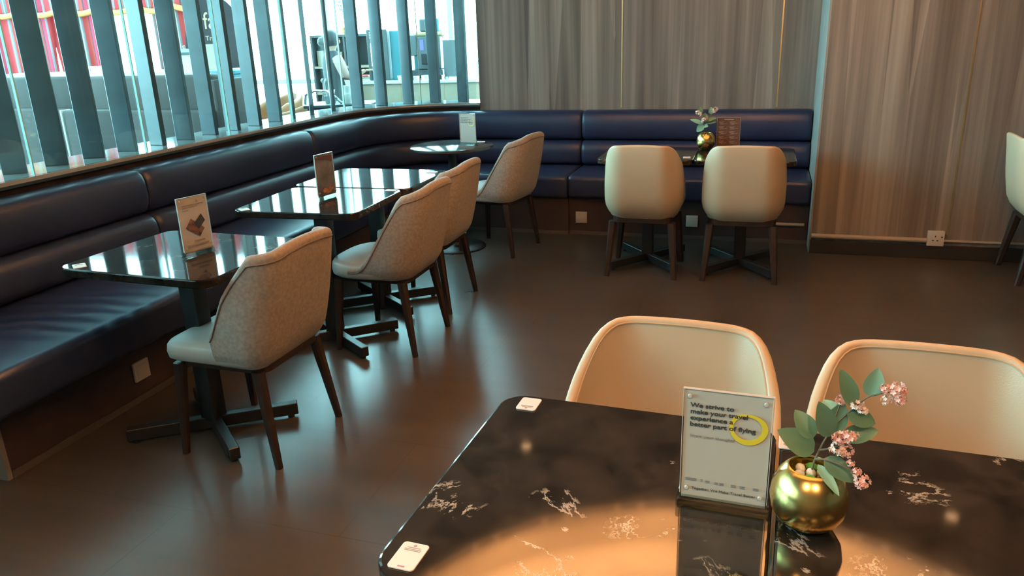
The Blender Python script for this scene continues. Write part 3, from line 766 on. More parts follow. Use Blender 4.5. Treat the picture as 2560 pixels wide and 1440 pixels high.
def stand(x, y, rz, w, h, label, paper, name='menu_stand', magnets=True, base_d=0.045, tilt=0.0):
    """upright acrylic frame; its printed face looks to local -y"""
    t = thing(name, label, 'sign stand', (x, y, 0.7502), rz, group='acrylic table stands')
    b = MB().box((-w/2-0.004,-base_d/2,0), (w/2+0.004,-0.0035,0.018), bev=0.003); b.box((-w/2-0.004,0.0035,0), (w/2+0.004,base_d/2,0.018), bev=0.003)
    b.box((-w/2-0.004,-0.0036,0), (w/2+0.004,0.0036,0.006))
    obj('base', b, m_acrbase, t)
    pn = obj('acrylic_panel', MB().box((-w/2,-0.0033,0.006), (w/2,0.0033,0.012+h)), m_acryl, t)
    e = MB()
    for (a, b2) in (((-w/2-0.0006,-0.0033,0.018), (-w/2+0.0006,0.0033,0.012+h)), ((w/2-0.0006,-0.0033,0.018), (w/2+0.0006,0.0033,0.012+h)), ((-w/2,-0.0033,0.0115+h), (w/2,0.0033,0.0127+h))): e.box(a, b2)
    obj('panel_edge', e, m_acrylb, t)
    obj('paper_insert', MB().box((-w/2+0.002,-0.0008,0.010), (w/2-0.002,0.0008,0.010+h)), paper, t)
    if magnets:
        for (mx, mz) in ((-w/2+0.011, h+0.001), (w/2-0.011, h+0.001), (-w/2+0.011, 0.030), (w/2-0.011, 0.030)):
            obj('magnet', MB().lathe([(0.0035,0), (0.0035,0.002), (0.0028,0.0028), (0.0001,0.003)], 14), m_acrylb, t, T=Matrix.Translation((mx, -0.0033, mz)) @ Matrix.Rotation(PI/2, 4, 'X'), smooth=True)
    return t
YF_ = -0.0037
n = stand(-0.0245, 1.1335, math.radians(-2.0), 0.137, 0.195, 'acrylic stand with a printed notice and yellow ring on the foreground table', m_paperp)
def ring(cx, cz, r0, r1, mi=0):
    mb = MB(); seg = 48; vs = []
    for k in range(seg):
        a = 2*PI*k/seg; wv = 1+0.03*math.sin(3*a+0.5)
        ri = r0*(1+0.10*math.sin(a-0.6)); ro = r1*wv
        for (rr, yy) in ((ri, YF_+0.0001), (ro, YF_+0.0001), (ro, YF_-0.0001), (ri, YF_-0.0001)):
            vs.append((cx+rr*math.cos(a), yy, cz+rr*math.sin(a)*0.93))
    fs = []
    for k in range(seg):
        k2 = (k+1) % seg
        for j in range(4): fs.append((k*4+j, k*4+(j+1) % 4, k2*4+(j+1) % 4, k2*4+j))
    return mb.add(vs, fs)
obj('yellow_ring', ring(0.033, 0.149, 0.0215, 0.0290), m_yellow, n)
for k, ln in enumerate(('We strive to', 'make your travel', 'experience a', 'better part of flying')):
    text_part('printed_text', ln, 0.0105, m_ink, n, (-0.0565, YF_-0.0002, 0.1775-0.0112*k), 1.22, 0.00022)
text_part('printed_text', 'Share your thoughts', 0.0068, m_inkl, n, (-0.056, YF_-0.0002, 0.1245), 1.25)
text_part('printed_text', 'Together, We Make Travel Better', 0.0064, m_ink, n, (-0.050, YF_-0.0002, 0.0285), 1.13)
lg = MB()
for (x0, ww, zz) in ((-0.060,0.018,0.0445), (-0.036,0.004,0.0445), (-0.028,0.007,0.0435), (-0.014,0.006,0.0430), (-0.006,0.007,0.0428), (0.012,0.008,0.0425), (0.026,0.008,0.0425), (0.046,0.009,0.0425)):
    for q in range(2): lg.box((x0, YF_-0.0002, zz+q*0.0028), (x0+ww, YF_, zz+q*0.0028+0.0012))
obj('small_marks', lg, m_inkl, n)
# poster stand on the near left table
n = stand(-1.992, 2.31, math.radians(74), 0.125, 0.205, 'white poster stand picturing two phones, on the nearest left table', m_paper)
ph = MB()
def quadp(mb, pts, mi, y0=YF_-0.0003, y1=YF_):
    k = len(pts)
    mb.add([(x, y0, z) for x, z in pts]+[(x, y1, z) for x, z in pts], [tuple(range(k)), tuple(range(k, 2*k))[::-1]]+[(i, (i+1) % k, (i+1) % k+k, i+k) for i in range(k)], mi)
quadp(ph, [(-0.042,0.105), (-0.016,0.137), (0.035,0.093), (0.012,0.066)], 0)
quadp(ph, [(-0.006,0.118), (0.028,0.148), (0.042,0.121), (0.010,0.092)], 1, YF_-0.0006, YF_-0.0003)
obj('phone_picture', ph, [mat('phone_picture_brown', (0.10,0.055,0.045), 0.5, var=(60,0.8)), mat('phone_picture_black', (0.02,0.025,0.03), 0.4)], n)
lg = MB()
for (x0, x1, z, h) in ((-0.045,0.045,0.186,0.003), (-0.045,0.02,0.178,0.002), (-0.045,-0.02,0.168,0.002), (-0.015,0.03,0.048,0.006), (-0.045,0.045,0.034,0.006)):
    lg.box((x0, YF_-0.0003, z), (x1, YF_, z+h))
obj('printed_lines', lg, m_inkl, n)
obj('corner_mark', MB().lathe([(0.004,0), (0.004,0.0003), (0.0022,0.0003), (0.0022,0)], 16, cap=False), m_inkl, n, T=Matrix.Translation((0.018, YF_, 0.198)) @ Matrix.Rotation(PI/2, 4, 'X'))
# picture stand on the second table
m_pic = mat('muted_photo_print', (0.17,0.16,0.175), 0.45, var=(14,0.5,4))
n = stand(-2.05, 3.34, math.radians(80), 0.135, 0.205, 'acrylic stand with a dim brown photo print on the second window table', m_pic)
pc = MB()
for (cx, cz, rx, rz_) in ((-0.012,0.038,0.022,0.012), (0.03,0.045,0.018,0.013), (0.012,0.03,0.02,0.009)):
    quadp(pc, [(cx+rx*math.cos(2*PI*k/20), cz+rz_*math.sin(2*PI*k/20)) for k in range(20)], 0)
quadp(pc, [(-0.055,0.205), (0.055,0.205), (0.055,0.17), (0.02,0.192), (-0.055,0.197)], 1)
obj('food_picture', pc, [mat('food_picture', (0.34,0.15,0.08), 0.5, var=(90,0.7)), mat('dark_maroon_print', (0.09,0.03,0.035), 0.5)], n)
# notice stand on the round table
n = stand(-2.0, 5.205, math.radians(-14), 0.137, 0.205, 'white notice stand with a pale yellow ring on the round corner table', m_paper)
obj('yellow_ring', ring(0.035, 0.155, 0.0225, 0.0285), mat('pale_yellow_ink', (0.85,0.80,0.30), 0.5), n)
for k, ln in enumerate(('We strive to', 'make your travel', 'experience a', 'better part of flying')):
    text_part('printed_text', ln, 0.0105, m_inkl, n, (-0.057, YF_-0.0002, 0.186-0.0112*k), 1.22, 0.00022)
# brown menu on the back tables
n = stand(-0.213, 5.28, math.radians(-2), 0.146, 0.185, 'brown drinks menu stand on the back bench table, behind the right cream chair', m_paperb, magnets=False)
lg = MB(); lg.box((-0.03, YF_-0.0003, 0.184), (0.03, YF_, 0.188))
random.seed(3)
for colx in (-0.062, 0.006):
    for r_ in range(5):
        z = 0.17-r_*0.031
        lg.box((colx, YF_-0.0003, z), (colx+0.035, YF_, z+0.0016)); lg.box((colx, YF_-0.0003, z-0.006), (colx+0.028, YF_, z-0.0046))
        for (a, b_) in (((colx+0.030, z-0.012), (colx+0.052, z-0.009)), ((colx+0.030, z-0.012), (colx+0.004, z-0.018)), ((colx+0.030, z-0.0125), (colx+0.004, z-0.0085))):
            lg.tube([(a[0], YF_-0.0002, a[1]), (b_[0], YF_-0.0002, b_[1])], 0.0006, 4)
obj('printed_drawings', lg, m_inkw, n); n.location.z -= 0.02
stack = None
# ------------------------------------------------------------ vases, flowers
def vase(x, y, R, label):
    zc = R*0.92; k = R/0.058
    t = tag(obj('vase', MB().lathe([(0.0001,0.0), (0.020*k,0.0), (0.032*k,0.006*k), (0.0455*k,0.0155*k), (0.0545*k,0.031*k), (0.058*k,0.052*k), (0.0555*k,0.073*k), (0.0485*k,0.089*k), (0.040*k,0.099*k), (0.0345*k,0.104*k), (0.0325*k,0.1045*k), (0.0315*k,0.103*k), (0.034*k,0.098*k), (0.038*k,0.092*k), (0.038*k,0.086*k), (0.030*k,0.084*k), (0.0001,0.084*k)], 56), m_gold, loc=(x, y, 0.7502), smooth=True, auto=70), label, 'vase', 'round gold vases')
    return t, 0.7502+0.071*k
def leaf_mesh(L, W, curl=0.2, fold=0.25):
    def f(u, v):
        t = u; s_ = (v-0.5)*2
        wd = W*1.3*max(0.0, math.sin(PI*min(1, t**0.8)))**0.72*(1-0.12*t)
        return (s_*wd, L*t*math.cos(curl*t), L*t*math.sin(-curl*t)*0.6+abs(s_)*wd*fold)
    mb = MB().grid(f, 12, 5)
    return mb
def blossom_mesh(R, nfl, seed):
    rnd = random.Random(seed); mb = MB()
    for k in range(nfl):
        d = Vector((rnd.gauss(0,1), rnd.gauss(0,1), rnd.gauss(0,0.8))).normalized()
        c = d*R*rnd.uniform(0.45, 0.95); q = d.to_track_quat('Z', 'Y').to_matrix().to_4x4()
        T = Matrix.Translation(c) @ q @ Matrix.Rotation(rnd.uniform(0, 6), 4, 'Z')
        pr = R*0.34
        for j in range(5):
            a = 2*PI*j/5; A = Matrix.Rotation(a, 4, 'Z')
            mb.add([A @ Vector(p) for p in ((0,0,0), (pr*0.5,-pr*0.42,pr*0.30), (pr*1.05,-pr*0.25,pr*0.55), (pr*1.15,pr*0.05,pr*0.50), (pr*1.0,pr*0.30,pr*0.58), (pr*0.5,pr*0.42,pr*0.30))], [(0,1,2,3), (0,3,4,5)], 0, T)
        mb.ell((0,0,0), (pr*0.25, pr*0.25, pr*0.3), 6, 4, 0, T)
    return mb
def spray(base, stems, leaves, blossoms, label, scale=1.0):
    """stems: list of point lists; leaves: (pos, dir, L, W, pale); blossoms: (pos, R, pale)"""
    t = thing('flower_spray', label, 'flowers', base, group='artificial blossom sprays')
    B = Vector(base)
    for st in stems:
        P = [Vector(p)-B for p in st]
        # smooth the polyline
        Q = []
        for i in range(len(P)-1):
            a = P[max(i-1, 0)]; b = P[i]; c_ = P[i+1]; d = P[min(i+2, len(P)-1)]
            for j in range(5):
                q = j/5; Q.append(0.5*((2*b)+(c_-a)*q+(2*a-5*b+4*c_-d)*q*q+(3*b-a-3*c_+d)*q**3))
        Q.append(P[-1])
        obj('stem', MB().tube(Q, [0.0018*scale*(1-0.5*i/len(Q)) for i in range(len(Q))], 6), m_stem, t, smooth=True)
    for (p, d, L, W, pale) in leaves:
        d = Vector(d).normalized(); z = Vector((0.15, -0.75, 0.65)); z = (z-d*z.dot(d)).normalized(); x = d.cross(z)
        T = Matrix(((x.x, d.x, z.x, p[0]-B.x), (x.y, d.y, z.y, p[1]-B.y), (x.z, d.z, z.z, p[2]-B.z), (0,0,0,1)))
        obj('leaf', leaf_mesh(L, W), m_leaf2 if pale else m_leaf, t, T=T, smooth=True)
    for i, (p, R, pale) in enumerate(blossoms):
        obj('blossom', blossom_mesh(R*1.15, 26, int(R*10000)+i), m_pinkw if pale else m_pink, t, T=Matrix.Translation(Vector(p)-B))
    return t
def pebbles(cx, cy, z, R, where, n=6):
    z += 0.014
    for k in range(n):
        a = 2*PI*k/n+0.4; r = R*0.62 if k < n-1 else 0
        moss = k in (1, 4)
        p = (cx+r*math.cos(a), cy+r*math.sin(a), z+0.0075*R/0.03)
        rr = (0.0095*R/0.03, 0.0075*R/0.03, 0.0072*R/0.03)
        o = obj('moss_tuft' if moss else 'pebble', MB().ell((0,0,0), rr, 12, 7), m_moss if moss else m_pebble, loc=p, rz=a*2, smooth=True)
        tag(o, ('tuft of green moss among the pebbles in the ' if moss else 'smooth white pebble in the mouth of the ')+where, 'moss' if moss else 'pebble', ('moss in the ' if moss else 'pebbles in the ')+where)
VX, VY = 0.104, 1.119
vase(VX, VY, 0.058, 'round gold vase standing on the seam of the foreground tables')
pebbles(VX, VY, 0.821, 0.030, 'foreground vase')
Y0 = 1.119
spray((VX, VY, 0.83),
      [[(VX,Y0,0.824), (0.106,Y0,0.858), (0.112,Y0,0.881), (0.119,Y0,0.903), (0.132,Y0+0.004,0.928), (0.147,Y0+0.006,0.948), (0.162,Y0+0.004,0.968), (0.173,Y0,0.981), (0.1926,Y0-0.004,0.991), (0.205,Y0-0.006,0.995)],
       [(0.113,Y0,0.884), (0.125,Y0-0.012,0.895), (0.140,Y0-0.020,0.907)],
       [(0.108,Y0,0.868), (0.125,Y0-0.014,0.876), (0.150,Y0-0.022,0.872), (0.168,Y0-0.026,0.860)],
       [(0.124,Y0,0.914), (0.130,Y0+0.008,0.935), (0.136,Y0+0.010,0.962)]],
      [((0.1054,Y0,0.8798), (-0.0514,-0.012,0.0369), 0.066, 0.0165, False),
       ((0.1028,Y0+0.006,0.9113-0.012), (-0.0227,0.01,0.0330), 0.050, 0.013, False),
       ((0.1537,Y0+0.003,0.9669-0.006), (-0.0185,0.004,0.0504), 0.060, 0.011, False),
       ((0.1722,Y0,0.9804), (0.0086,0.004,0.0412), 0.045, 0.0115, True),
       ((0.1449,Y0+0.004,0.948), (0.0402,0.006,-0.0128), 0.048, 0.0125, False),
       ((0.1420,Y0+0.006,0.9060), (0.050,0.01,0.014), 0.056, 0.0115, False),
       ((0.1189,Y0-0.010,0.8764), (0.0428,-0.012,-0.0230), 0.056, 0.0125, False),
       ((0.1109,Y0-0.014,0.8671), (0.028,-0.030,-0.024), 0.054, 0.0065, True),
       ((0.1244,Y0,0.9142-0.006), (-0.0154,-0.004,0.0524), 0.060, 0.0135, False),
       ((0.1265,Y0+0.005,0.9145), (0.0132,0.004,0.043), 0.050, 0.0125, False),
       ((0.1299,Y0+0.010,0.9400), (-0.012,0.01,0.0139), 0.028, 0.010, True)],
      [((0.1367,Y0-0.022,0.9211), 0.0098, False), ((0.1505,Y0-0.020,0.9229), 0.0095, False), ((0.1352,Y0-0.022,0.9026), 0.0098, True), ((0.1470,Y0-0.022,0.9000), 0.0088, False),
       ((0.2062,Y0-0.006,0.9979), 0.0105, False), ((0.2118,Y0-0.006,0.9838), 0.0085, False), ((0.191,Y0-0.004,0.9974), 0.0070, False), ((0.1939,Y0-0.004,0.9800), 0.0070, True),
       ((0.1368,Y0+0.010,0.9661), 0.0070, False), ((0.1570,Y0+0.004,0.9649), 0.0085, True), ((0.1665,Y0+0.003,0.9571), 0.0065, True),
       ((0.1721,Y0-0.026,0.8549), 0.0105, False), ((0.1632,Y0-0.024,0.8682), 0.0065, False), ((0.1545,Y0-0.022,0.8802), 0.0050, False)],
      'green leaved spray with pink blossoms in the foreground gold vase')
VX2, VY2 = -0.350, 5.22
vase(VX2, VY2, 0.060, 'round gold vase on the back tables, left of the brown menu')[0].location.z -= 0.02
pebbles(VX2, VY2, 0.804, 0.030, 'far vase')
Y1 = 5.055
VB2 = (-0.330, 5.06)
spray((VB2[0], VB2[1], 0.83),
      [[(VB2[0],VB2[1],0.824), (-0.342,Y1,0.866), (-0.347,Y1,0.907), (-0.365,Y1,0.950), (-0.380,Y1,0.985)], [(-0.345,Y1,0.900), (-0.330,Y1,0.94), (-0.300,Y1,0.975), (-0.282,Y1,1.0)], [(-0.345,Y1,0.90), (-0.345,Y1,0.93), (-0.342,Y1,0.965)]],
      [((-0.352,Y1,0.912), (-0.080,0.0,0.035), 0.092, 0.013, True), ((-0.345,Y1,0.905), (-0.045,-0.01,-0.038), 0.062, 0.020, False), ((-0.345,Y1,0.925), (0.005,0.0,0.05), 0.060, 0.019, False),
       ((-0.375,Y1+0.01,0.975), (0.0,0.0,0.04), 0.046, 0.016, False), ((-0.300,Y1,0.975), (-0.005,0.0,0.038), 0.046, 0.016, True), ((-0.335,Y1,0.93), (0.06,0.0,0.022), 0.072, 0.011, False), ((-0.335,Y1,0.92), (0.06,0.01,0.008), 0.070, 0.013, False), ((-0.345,Y1,0.90), (0.022,-0.01,0.0), 0.030, 0.014, True)],
      [((-0.388,Y1-0.012,0.988), 0.013, True), ((-0.372,Y1-0.014,0.978), 0.012, True), ((-0.276,Y1-0.01,1.005), 0.015, False), ((-0.284,Y1-0.01,0.992), 0.010, True), ((-0.345,Y1-0.014,0.940), 0.013, True), ((-0.335,Y1-0.014,0.945), 0.012, False), ((-0.352,Y1-0.012,0.930), 0.010, True)],
      'small blossom spray in the far gold vase on the back tables').location = (VX2-0.001, VY2, 0.812)

# ------------------------------------------------------------ the lounge beyond the glass
LC = 5.6
m_lwall = mat('pale_lounge_paint', (0.62,0.64,0.62), 0.7)
m_frame = mat('window_frame_grey', (0.42,0.50,0.50), 0.4)
m_beige = mat('beige_cabinet_laminate', (0.42,0.34,0.26), 0.5, var=(2,0.06))
m_wood = mat('light_oak', (0.45,0.30,0.17), 0.5, var=(8,0.2))
m_booth = mat('grey_brown_booth_fabric', (0.062,0.050,0.048), 0.8, var=(6,0.1), bump=(150,0.4))
m_bootht = mat('booth_piping_and_lit_edge', (0.50,0.52,0.48), 0.6)
m_ctop = mat('white_counter_top', (0.75,0.80,0.78), 0.2)
m_tan = mat('tan_leather', (0.42,0.17,0.075), 0.5, var=(4,0.1))
m_orange = mat('orange_braid', (0.85,0.45,0.13), 0.7)
m_tent = stripe_mat()
m_dsign = mat('black_sign_panel', (0.03,0.022,0.03), 0.5)
m_gold2 = mat('gold_print', (0.62,0.45,0.26), 0.5)
m_chrome = mat('chrome', (0.75,0.8,0.8), 0.12, 1.0)
m_dark = mat('dark_appliance', (0.04,0.055,0.065), 0.35)
m_greyp = mat('grey_appliance', (0.10,0.12,0.13), 0.4)
m_cyan = mat('cyan_plastic', (0.06,0.24,0.30), 0.35)
m_screen = mat('blue_screen', (0.1,0.1,0.6), 0.3, emis=(0.10,0.12,1.0), estr=1.6)
m_lamp = mat('lit_white_panel', (1,1,1), 0.3, emis=(1,0.9,0.95), estr=5)
m_china = mat('white_china', (0.85,0.86,0.84), 0.2)
m_blue = mat('dark_blue_cart', (0.03,0.07,0.13), 0.4)
m_dress = mat('dark_blue_dress', (0.022,0.026,0.036), 0.8)
m_sleeve = mat('pale_pink_sleeve', (0.50,0.32,0.28), 0.8)
m_skin = mat('skin', (0.48,0.27,0.19), 0.55)
m_hair = mat('black_hair', (0.012,0.012,0.016), 0.45)
m_red = mat('red_tray', (0.45,0.08,0.07), 0.5)

struct('wall_lounge_side', MB().box((XL,WY+0.2,0), (XL+0.2,10.6,LC)), m_lwall)
struct('wall_lounge_end', MB().box((-12.0,-4.2,0), (-3.4,-4.0,LC)), m_lwall)
struct('wall_bulkhead', sweep(-3.2, S_ARC1+0.09, [(-0.36,2.93), (-0.36,LC), (-0.46,LC), (-0.46,2.93)]), m_lwall)
struct('ceiling_lounge', MB().box((-12.2,-4.2,LC), (XL+0.2,10.8,LC+0.1)), m_lwall)
def glazing(p0, p1, n, tagname):
    """glazed wall from p0 to p1 with mullions, a rail and a low upstand"""
    global WINK
    p0 = Vector(p0); p1 = Vector(p1); d = (p1-p0); L = d.length; a = math.atan2(d.y, d.x)
    t = obj(tagname, MB().box((0,-0.06,0), (L,0.06,0.43)), m_frame, loc=p0, rz=a); t['kind'] = 'structure'
    for k in range(n+1):
        x = L*k/n; obj('mullion', MB().box((x-0.035,-0.06,0.43), (x+0.035,0.06,LC)), m_frame, t)
    obj('rail', MB().box((0,-0.03,0.87), (L,0.03,0.93)), m_frame, t)
    obj('rail', MB().box((0,-0.03,3.2), (L,0.03,3.26)), m_frame, t)
    for k in range(n):
        x0 = L*k/n+0.036; x1 = L*(k+1)/n-0.036
        g = obj(f'window_{WINK}', MB().add([(x0,0,0.43), (x1,0,0.43), (x1,0,LC), (x0,0,LC)], [(0,1,2,3)]), m_glassfar, loc=p0, rz=a); g['kind'] = 'structure'
        WINK += 1
m_glassfar = glass_mat('window_glass', (0.95,0.98,0.98))
glazing((-12,10.6,0), (XL,10.6,0), 5, 'trim_4')
glazing((-12,10.6,0), (-12,-4,0), 6, 'trim_5')
# building seen through the far window
t = thing('office_building', 'pale blue office block outside the far window, next to the wall edge', 'building', (-8.85, 25.5, -12))
obj('facade', MB().box((-0.7,-0.0,0), (0.9,3,14.2)), mat('blue_curtain_wall', (0.10,0.42,0.50), 0.15), t)
for k in range(9): obj('floor_band', MB().box((-0.72,-0.03,10.2+k*0.45), (0.92,0.02,10.27+k*0.45)), m_china, t)

# high-backed booth sofas with their backs to the glass
def booth(x0, x1, y, label):
    t = thing('booth_sofa', label, 'sofa', ((x0+x1)/2, y, 0), math.radians(-3), group='grey-brown booth sofas beyond the glass')
    w = x1-x0
    obj('upper_back', MB().box((-w/2,0.06,0.93), (w/2,0.24,1.245), bev=0.03, seg=3), m_booth, t, smooth=True)
    obj('top_piping', MB().tube([(-w/2+0.03,0.09,1.247), (w/2-0.03,0.09,1.247)], 0.010, 6), m_bootht, t)
    obj('lower_back', MB().box((-w/2,0.0,0.06), (w/2,0.2,0.95), bev=0.025, seg=3), m_booth, t, smooth=True)
    obj('seat', MB().box((-w/2+0.02,0.2,0.2), (w/2-0.02,0.85,0.46), bev=0.04, seg=3), m_booth, t, smooth=True)
    for s_ in (-1, 1): obj('side_panel', MB().box((s_*w/2-0.03,0.05,0.05), (s_*w/2+0.03,0.6,1.20), bev=0.015), m_booth, t, smooth=True)
    for s_ in (-1, 1): obj('foot', MB().box((s_*w*0.42-0.03,0.1,0), (s_*w*0.42+0.03,0.16,0.07)), m_black, t)
    return t
booth(-7.75, -6.15, 5.95, 'high grey-brown booth sofa at the far left beyond the glass')
booth(-6.05, -4.55, 5.75, 'high grey-brown booth sofa in the middle beyond the glass, in front of the white counter')
t = thing('side_chair', 'chair with a pale strip painted as light along its back edge in front of the booth sofa beyond the glass', 'chair', (-5.1, 4.95, 0), math.radians(-4))
obj('backrest', MB().box((-0.27,-0.03,0.40), (0.27,0.05,1.03), bev=0.02, seg=3), m_booth, t, smooth=True)
obj('painted_lit_edge', MB().box((-0.295,-0.035,0.42), (-0.272,0.055,1.03), bev=0.006), m_bootht, t, smooth=True)  # pale strip paints the light that falls on the back's left edge
obj('seat', MB().box((-0.26,0.02,0.38), (0.26,0.5,0.47), bev=0.03, seg=3), m_booth, t, smooth=True)
for sx in (-1, 1):
    for yy in (0.0, 0.44): obj('leg', leg_mesh(sx*0.23, yy+0.02, sx*0.01, 0.0, 0.40), m_legw, t)

t = thing('buffet_counter', 'long counter with a white top behind the booth sofas', 'counter', (-6.95, 7.35, 0), math.radians(-2))
obj('cabinet', MB().box((-1.75,-0.3,0), (1.36,0.25,1.19)), m_beige, t)
obj('worktop', MB().box((-1.8,-0.34,1.19), (1.40,0.28,1.23), bev=0.005), m_ctop, t)
t = thing('soup_drum', 'white round drum with a dark domed lid on the white counter', 'pot', (-6.0, 7.24, 1.2305))
obj('drum', MB().lathe([(0.0001,0), (0.14,0), (0.175,0.13), (0.18,0.15), (0.17,0.155), (0.0001,0.150)], 32), m_china, t, smooth=True)
obj('lid', MB().lathe([(0.165,0.155), (0.15,0.185), (0.08,0.215), (0.0001,0.225)], 32), m_greyp, t, smooth=True)
obj('lid_knob', MB().lathe([(0.012,0.222), (0.012,0.24), (0.02,0.25), (0.0001,0.258)], 16), m_chrome, t, smooth=True)
def cup(x, y, z, label, group, s=1.0, handle=True, rz=0):
    t = thing('cup', label, 'cup', (x, y, z), rz, group=group)
    obj('bowl', MB().lathe([(0.0001,0), (0.026*s,0), (0.038*s,0.04*s), (0.042*s,0.075*s), (0.039*s,0.075*s), (0.034*s,0.04*s), (0.022*s,0.006*s), (0.0001,0.006*s)], 20), m_china, t, smooth=True)
    if handle: obj('handle', MB().tube([(0.040*s,0,0.062*s), (0.062*s,0,0.056*s), (0.066*s,0,0.036*s), (0.050*s,0,0.018*s), (0.034*s,0,0.016*s)], 0.005*s, 6), m_china, t, smooth=True)
    return t
for k, x in enumerate((-7.35, -7.27, -7.18, -6.55, -6.46)):
    cup(x, 7.2+0.03*(k % 2), 1.2305, 'small white glass or cup on the white counter behind the booth sofas', 'small cups on the buffet counter', 0.9, False)
t = thing('storage_box', 'pale blue plastic cabinet at the end of the white counter', 'cabinet', (-5.16, 6.86, 0), math.radians(-6))
obj('body', MB().box((-0.17,-0.15,0), (0.17,0.15,1.20), bev=0.01), m_cyan, t)
obj('lid', MB().box((-0.18,-0.16,1.20), (0.18,0.16,1.24), bev=0.008), m_cyan, t)
obj('vent', MB().box((-0.08,-0.158,0.90), (0.10,-0.149,0.95)), m_dark, t)
t = thing('table_sign', 'small beige notice board on the white counter next to the domed sign', 'sign', (-5.68, 7.22, 1.2305), math.radians(10))
obj('panel', MB().box((-0.07,-0.01,0), (0.07,0.01,0.26), bev=0.004), m_beige, t)

# domed black sign
t = thing('domed_sign', 'tall black dome-topped sign with gold lettering beyond the glass', 'sign', (-6.15, 8.0, 0), math.radians(22))
prof = [(-0.36,0.0), (0.36,0.0)]+[(0.36*math.cos(PI*k/24)**1 if k else 0.36, 1.40+0.62*math.sin(PI*k/24)) for k in range(0, 25)]
mb = MB(); kk = len(prof)
mb.add([(x,-0.03,z) for x, z in prof]+[(x,0.03,z) for x, z in prof], [tuple(range(kk)), tuple(range(kk, 2*kk))[::-1]]+[(i, (i+1) % kk, (i+1) % kk+kk, i+kk) for i in range(kk)])
obj('panel', mb, m_dsign, t)
text_part('sign_text', 'fa', 0.26, m_gold2, t, (-0.12,-0.033,1.66), 0.8)
text_part('sign_text', 'Travel', 0.075, m_gold2, t, (-0.12,-0.033,1.53), 1.0)
text_part('sign_text', 'Perfect', 0.075, m_gold2, t, (-0.16,-0.033,1.44), 1.0)
obj('sign_icon', MB().box((-0.02,-0.034,1.29), (0.07,-0.0305,1.30)).box((-0.02,-0.034,1.37), (0.07,-0.0305,1.38)).box((-0.02,-0.034,1.29), (-0.01,-0.0305,1.38)).box((0.06,-0.034,1.29), (0.07,-0.0305,1.38)), m_gold2, t)

# striped tent
t = thing('striped_tent', 'red striped cloth tent with orange braid beyond the glass at upper left', 'tent', (-9.0, 7.97, 0), math.radians(15.5)); t.scale = (1.05, 1.05, 1.05)
def cloth(x0, x1, z0, z1, gather=None, amp=0.04, freq=7, y=0.0, nx=40, nz=24):
    """hanging cloth; gather = (height, x, strength): pulls the sides together at that height"""
    def f(u, v):
        x = x0+(x1-x0)*u; z = z1+(z0-z1)*v
        yy = y+amp*math.sin(u*freq*2*PI)*(0.4+0.6*v)
        if gather:
            g = math.exp(-((z-gather[0])/0.35)**2)*gather[2]
            if z < gather[0]: g = gather[2]
            x = x+(gather[1]-x)*g
        return (x, yy, z)
    return MB().grid(f, nx, nz)
def add_cloth(name, *a, **k):
    me = cloth(*a, **k).mesh(name, m_tent, True); o = bpy.data.objects.new(name, me); COL.objects.link(o); o.parent = t
    sd = o.modifiers.new('thickness', 'SOLIDIFY'); sd.thickness = 0.006
    return o
add_cloth('valance', -0.9, 2.35, 1.84, 2.45, None, 0.025, 9)
add_cloth('roof_cloth', -0.9, 2.35, 2.45, 2.75, None, 0.02, 5, y=0.25)
add_cloth('curtain', -1.2, 0.34, 0.05, 1.9, (1.15, -0.25, 0.05), 0.04, 7, y=0.04)
add_cloth('curtain', 0.31, 0.88, 0.05, 1.9, (1.10, 0.72, 0.10), 0.03, 4, y=0.04)
add_cloth('curtain', 1.58, 2.26, 0.05, 1.9, None, 0.03, 4, y=0.04)
def braid(x0, x1, n):
    P = []
    for k in range(n*8+1):
        q = k/8; x = x0+(x1-x0)*k/(n*8); P.append((x, -0.035, 1.84-0.05*abs(math.sin(PI*q))+0.02))
    return MB().tube(P, 0.032, 8)
obj('braid_trim', braid(-0.9, 2.35, 7), m_orange, t, smooth=True)
for x in (-0.88, 1.66, 2.32): obj('tent_pole', MB().tube([(x,0.10,0), (x,0.10,2.5)], 0.025, 10), m_wood, t, smooth=True)

# tan lounge chairs and small tables
def tub(x, y, rz, label, top=0.80):
    t = thing('lounge_chair', label, 'chair', (x, y, 0), rz, group='tan lounge chairs beyond the glass')
    def h(xx, yy): return top-0.10*(abs(xx)/0.30)**2-(0.22)*max(0, min(1, (yy+0.05)/0.3))
    mb, rim, ro = shell(0.30, -0.28, 0.20, 0.24, 0.20, h, 0.10, 0.02, 0.07, 0.36)
    obj('backrest', mb, m_tan, t, smooth=True, auto=60)
    obj('seat', seat_pad(0.25, -0.22, 0.28, 0.24, 0.42, 0.05, 0.02, 3.0), m_tan, t, smooth=True, auto=60)
    for sx in (-1, 1):
        for yy in (-0.2, 0.18): obj('leg', leg_mesh(sx*0.20, yy, sx*0.02, 0, 0.25), m_legw, t)
    return t
tub(-5.52, 7.95, math.radians(150), 'tan lounge chair facing the glass, beside the window beyond the slats', 0.92)
tub(-4.95, 7.62, math.radians(70), 'tan lounge chair seen from its side, nearest the dark cart', 0.86)
tub(-5.55, 8.75, math.radians(-100), 'tan lounge chair half hidden by the slats, left of the small white table', 0.74)
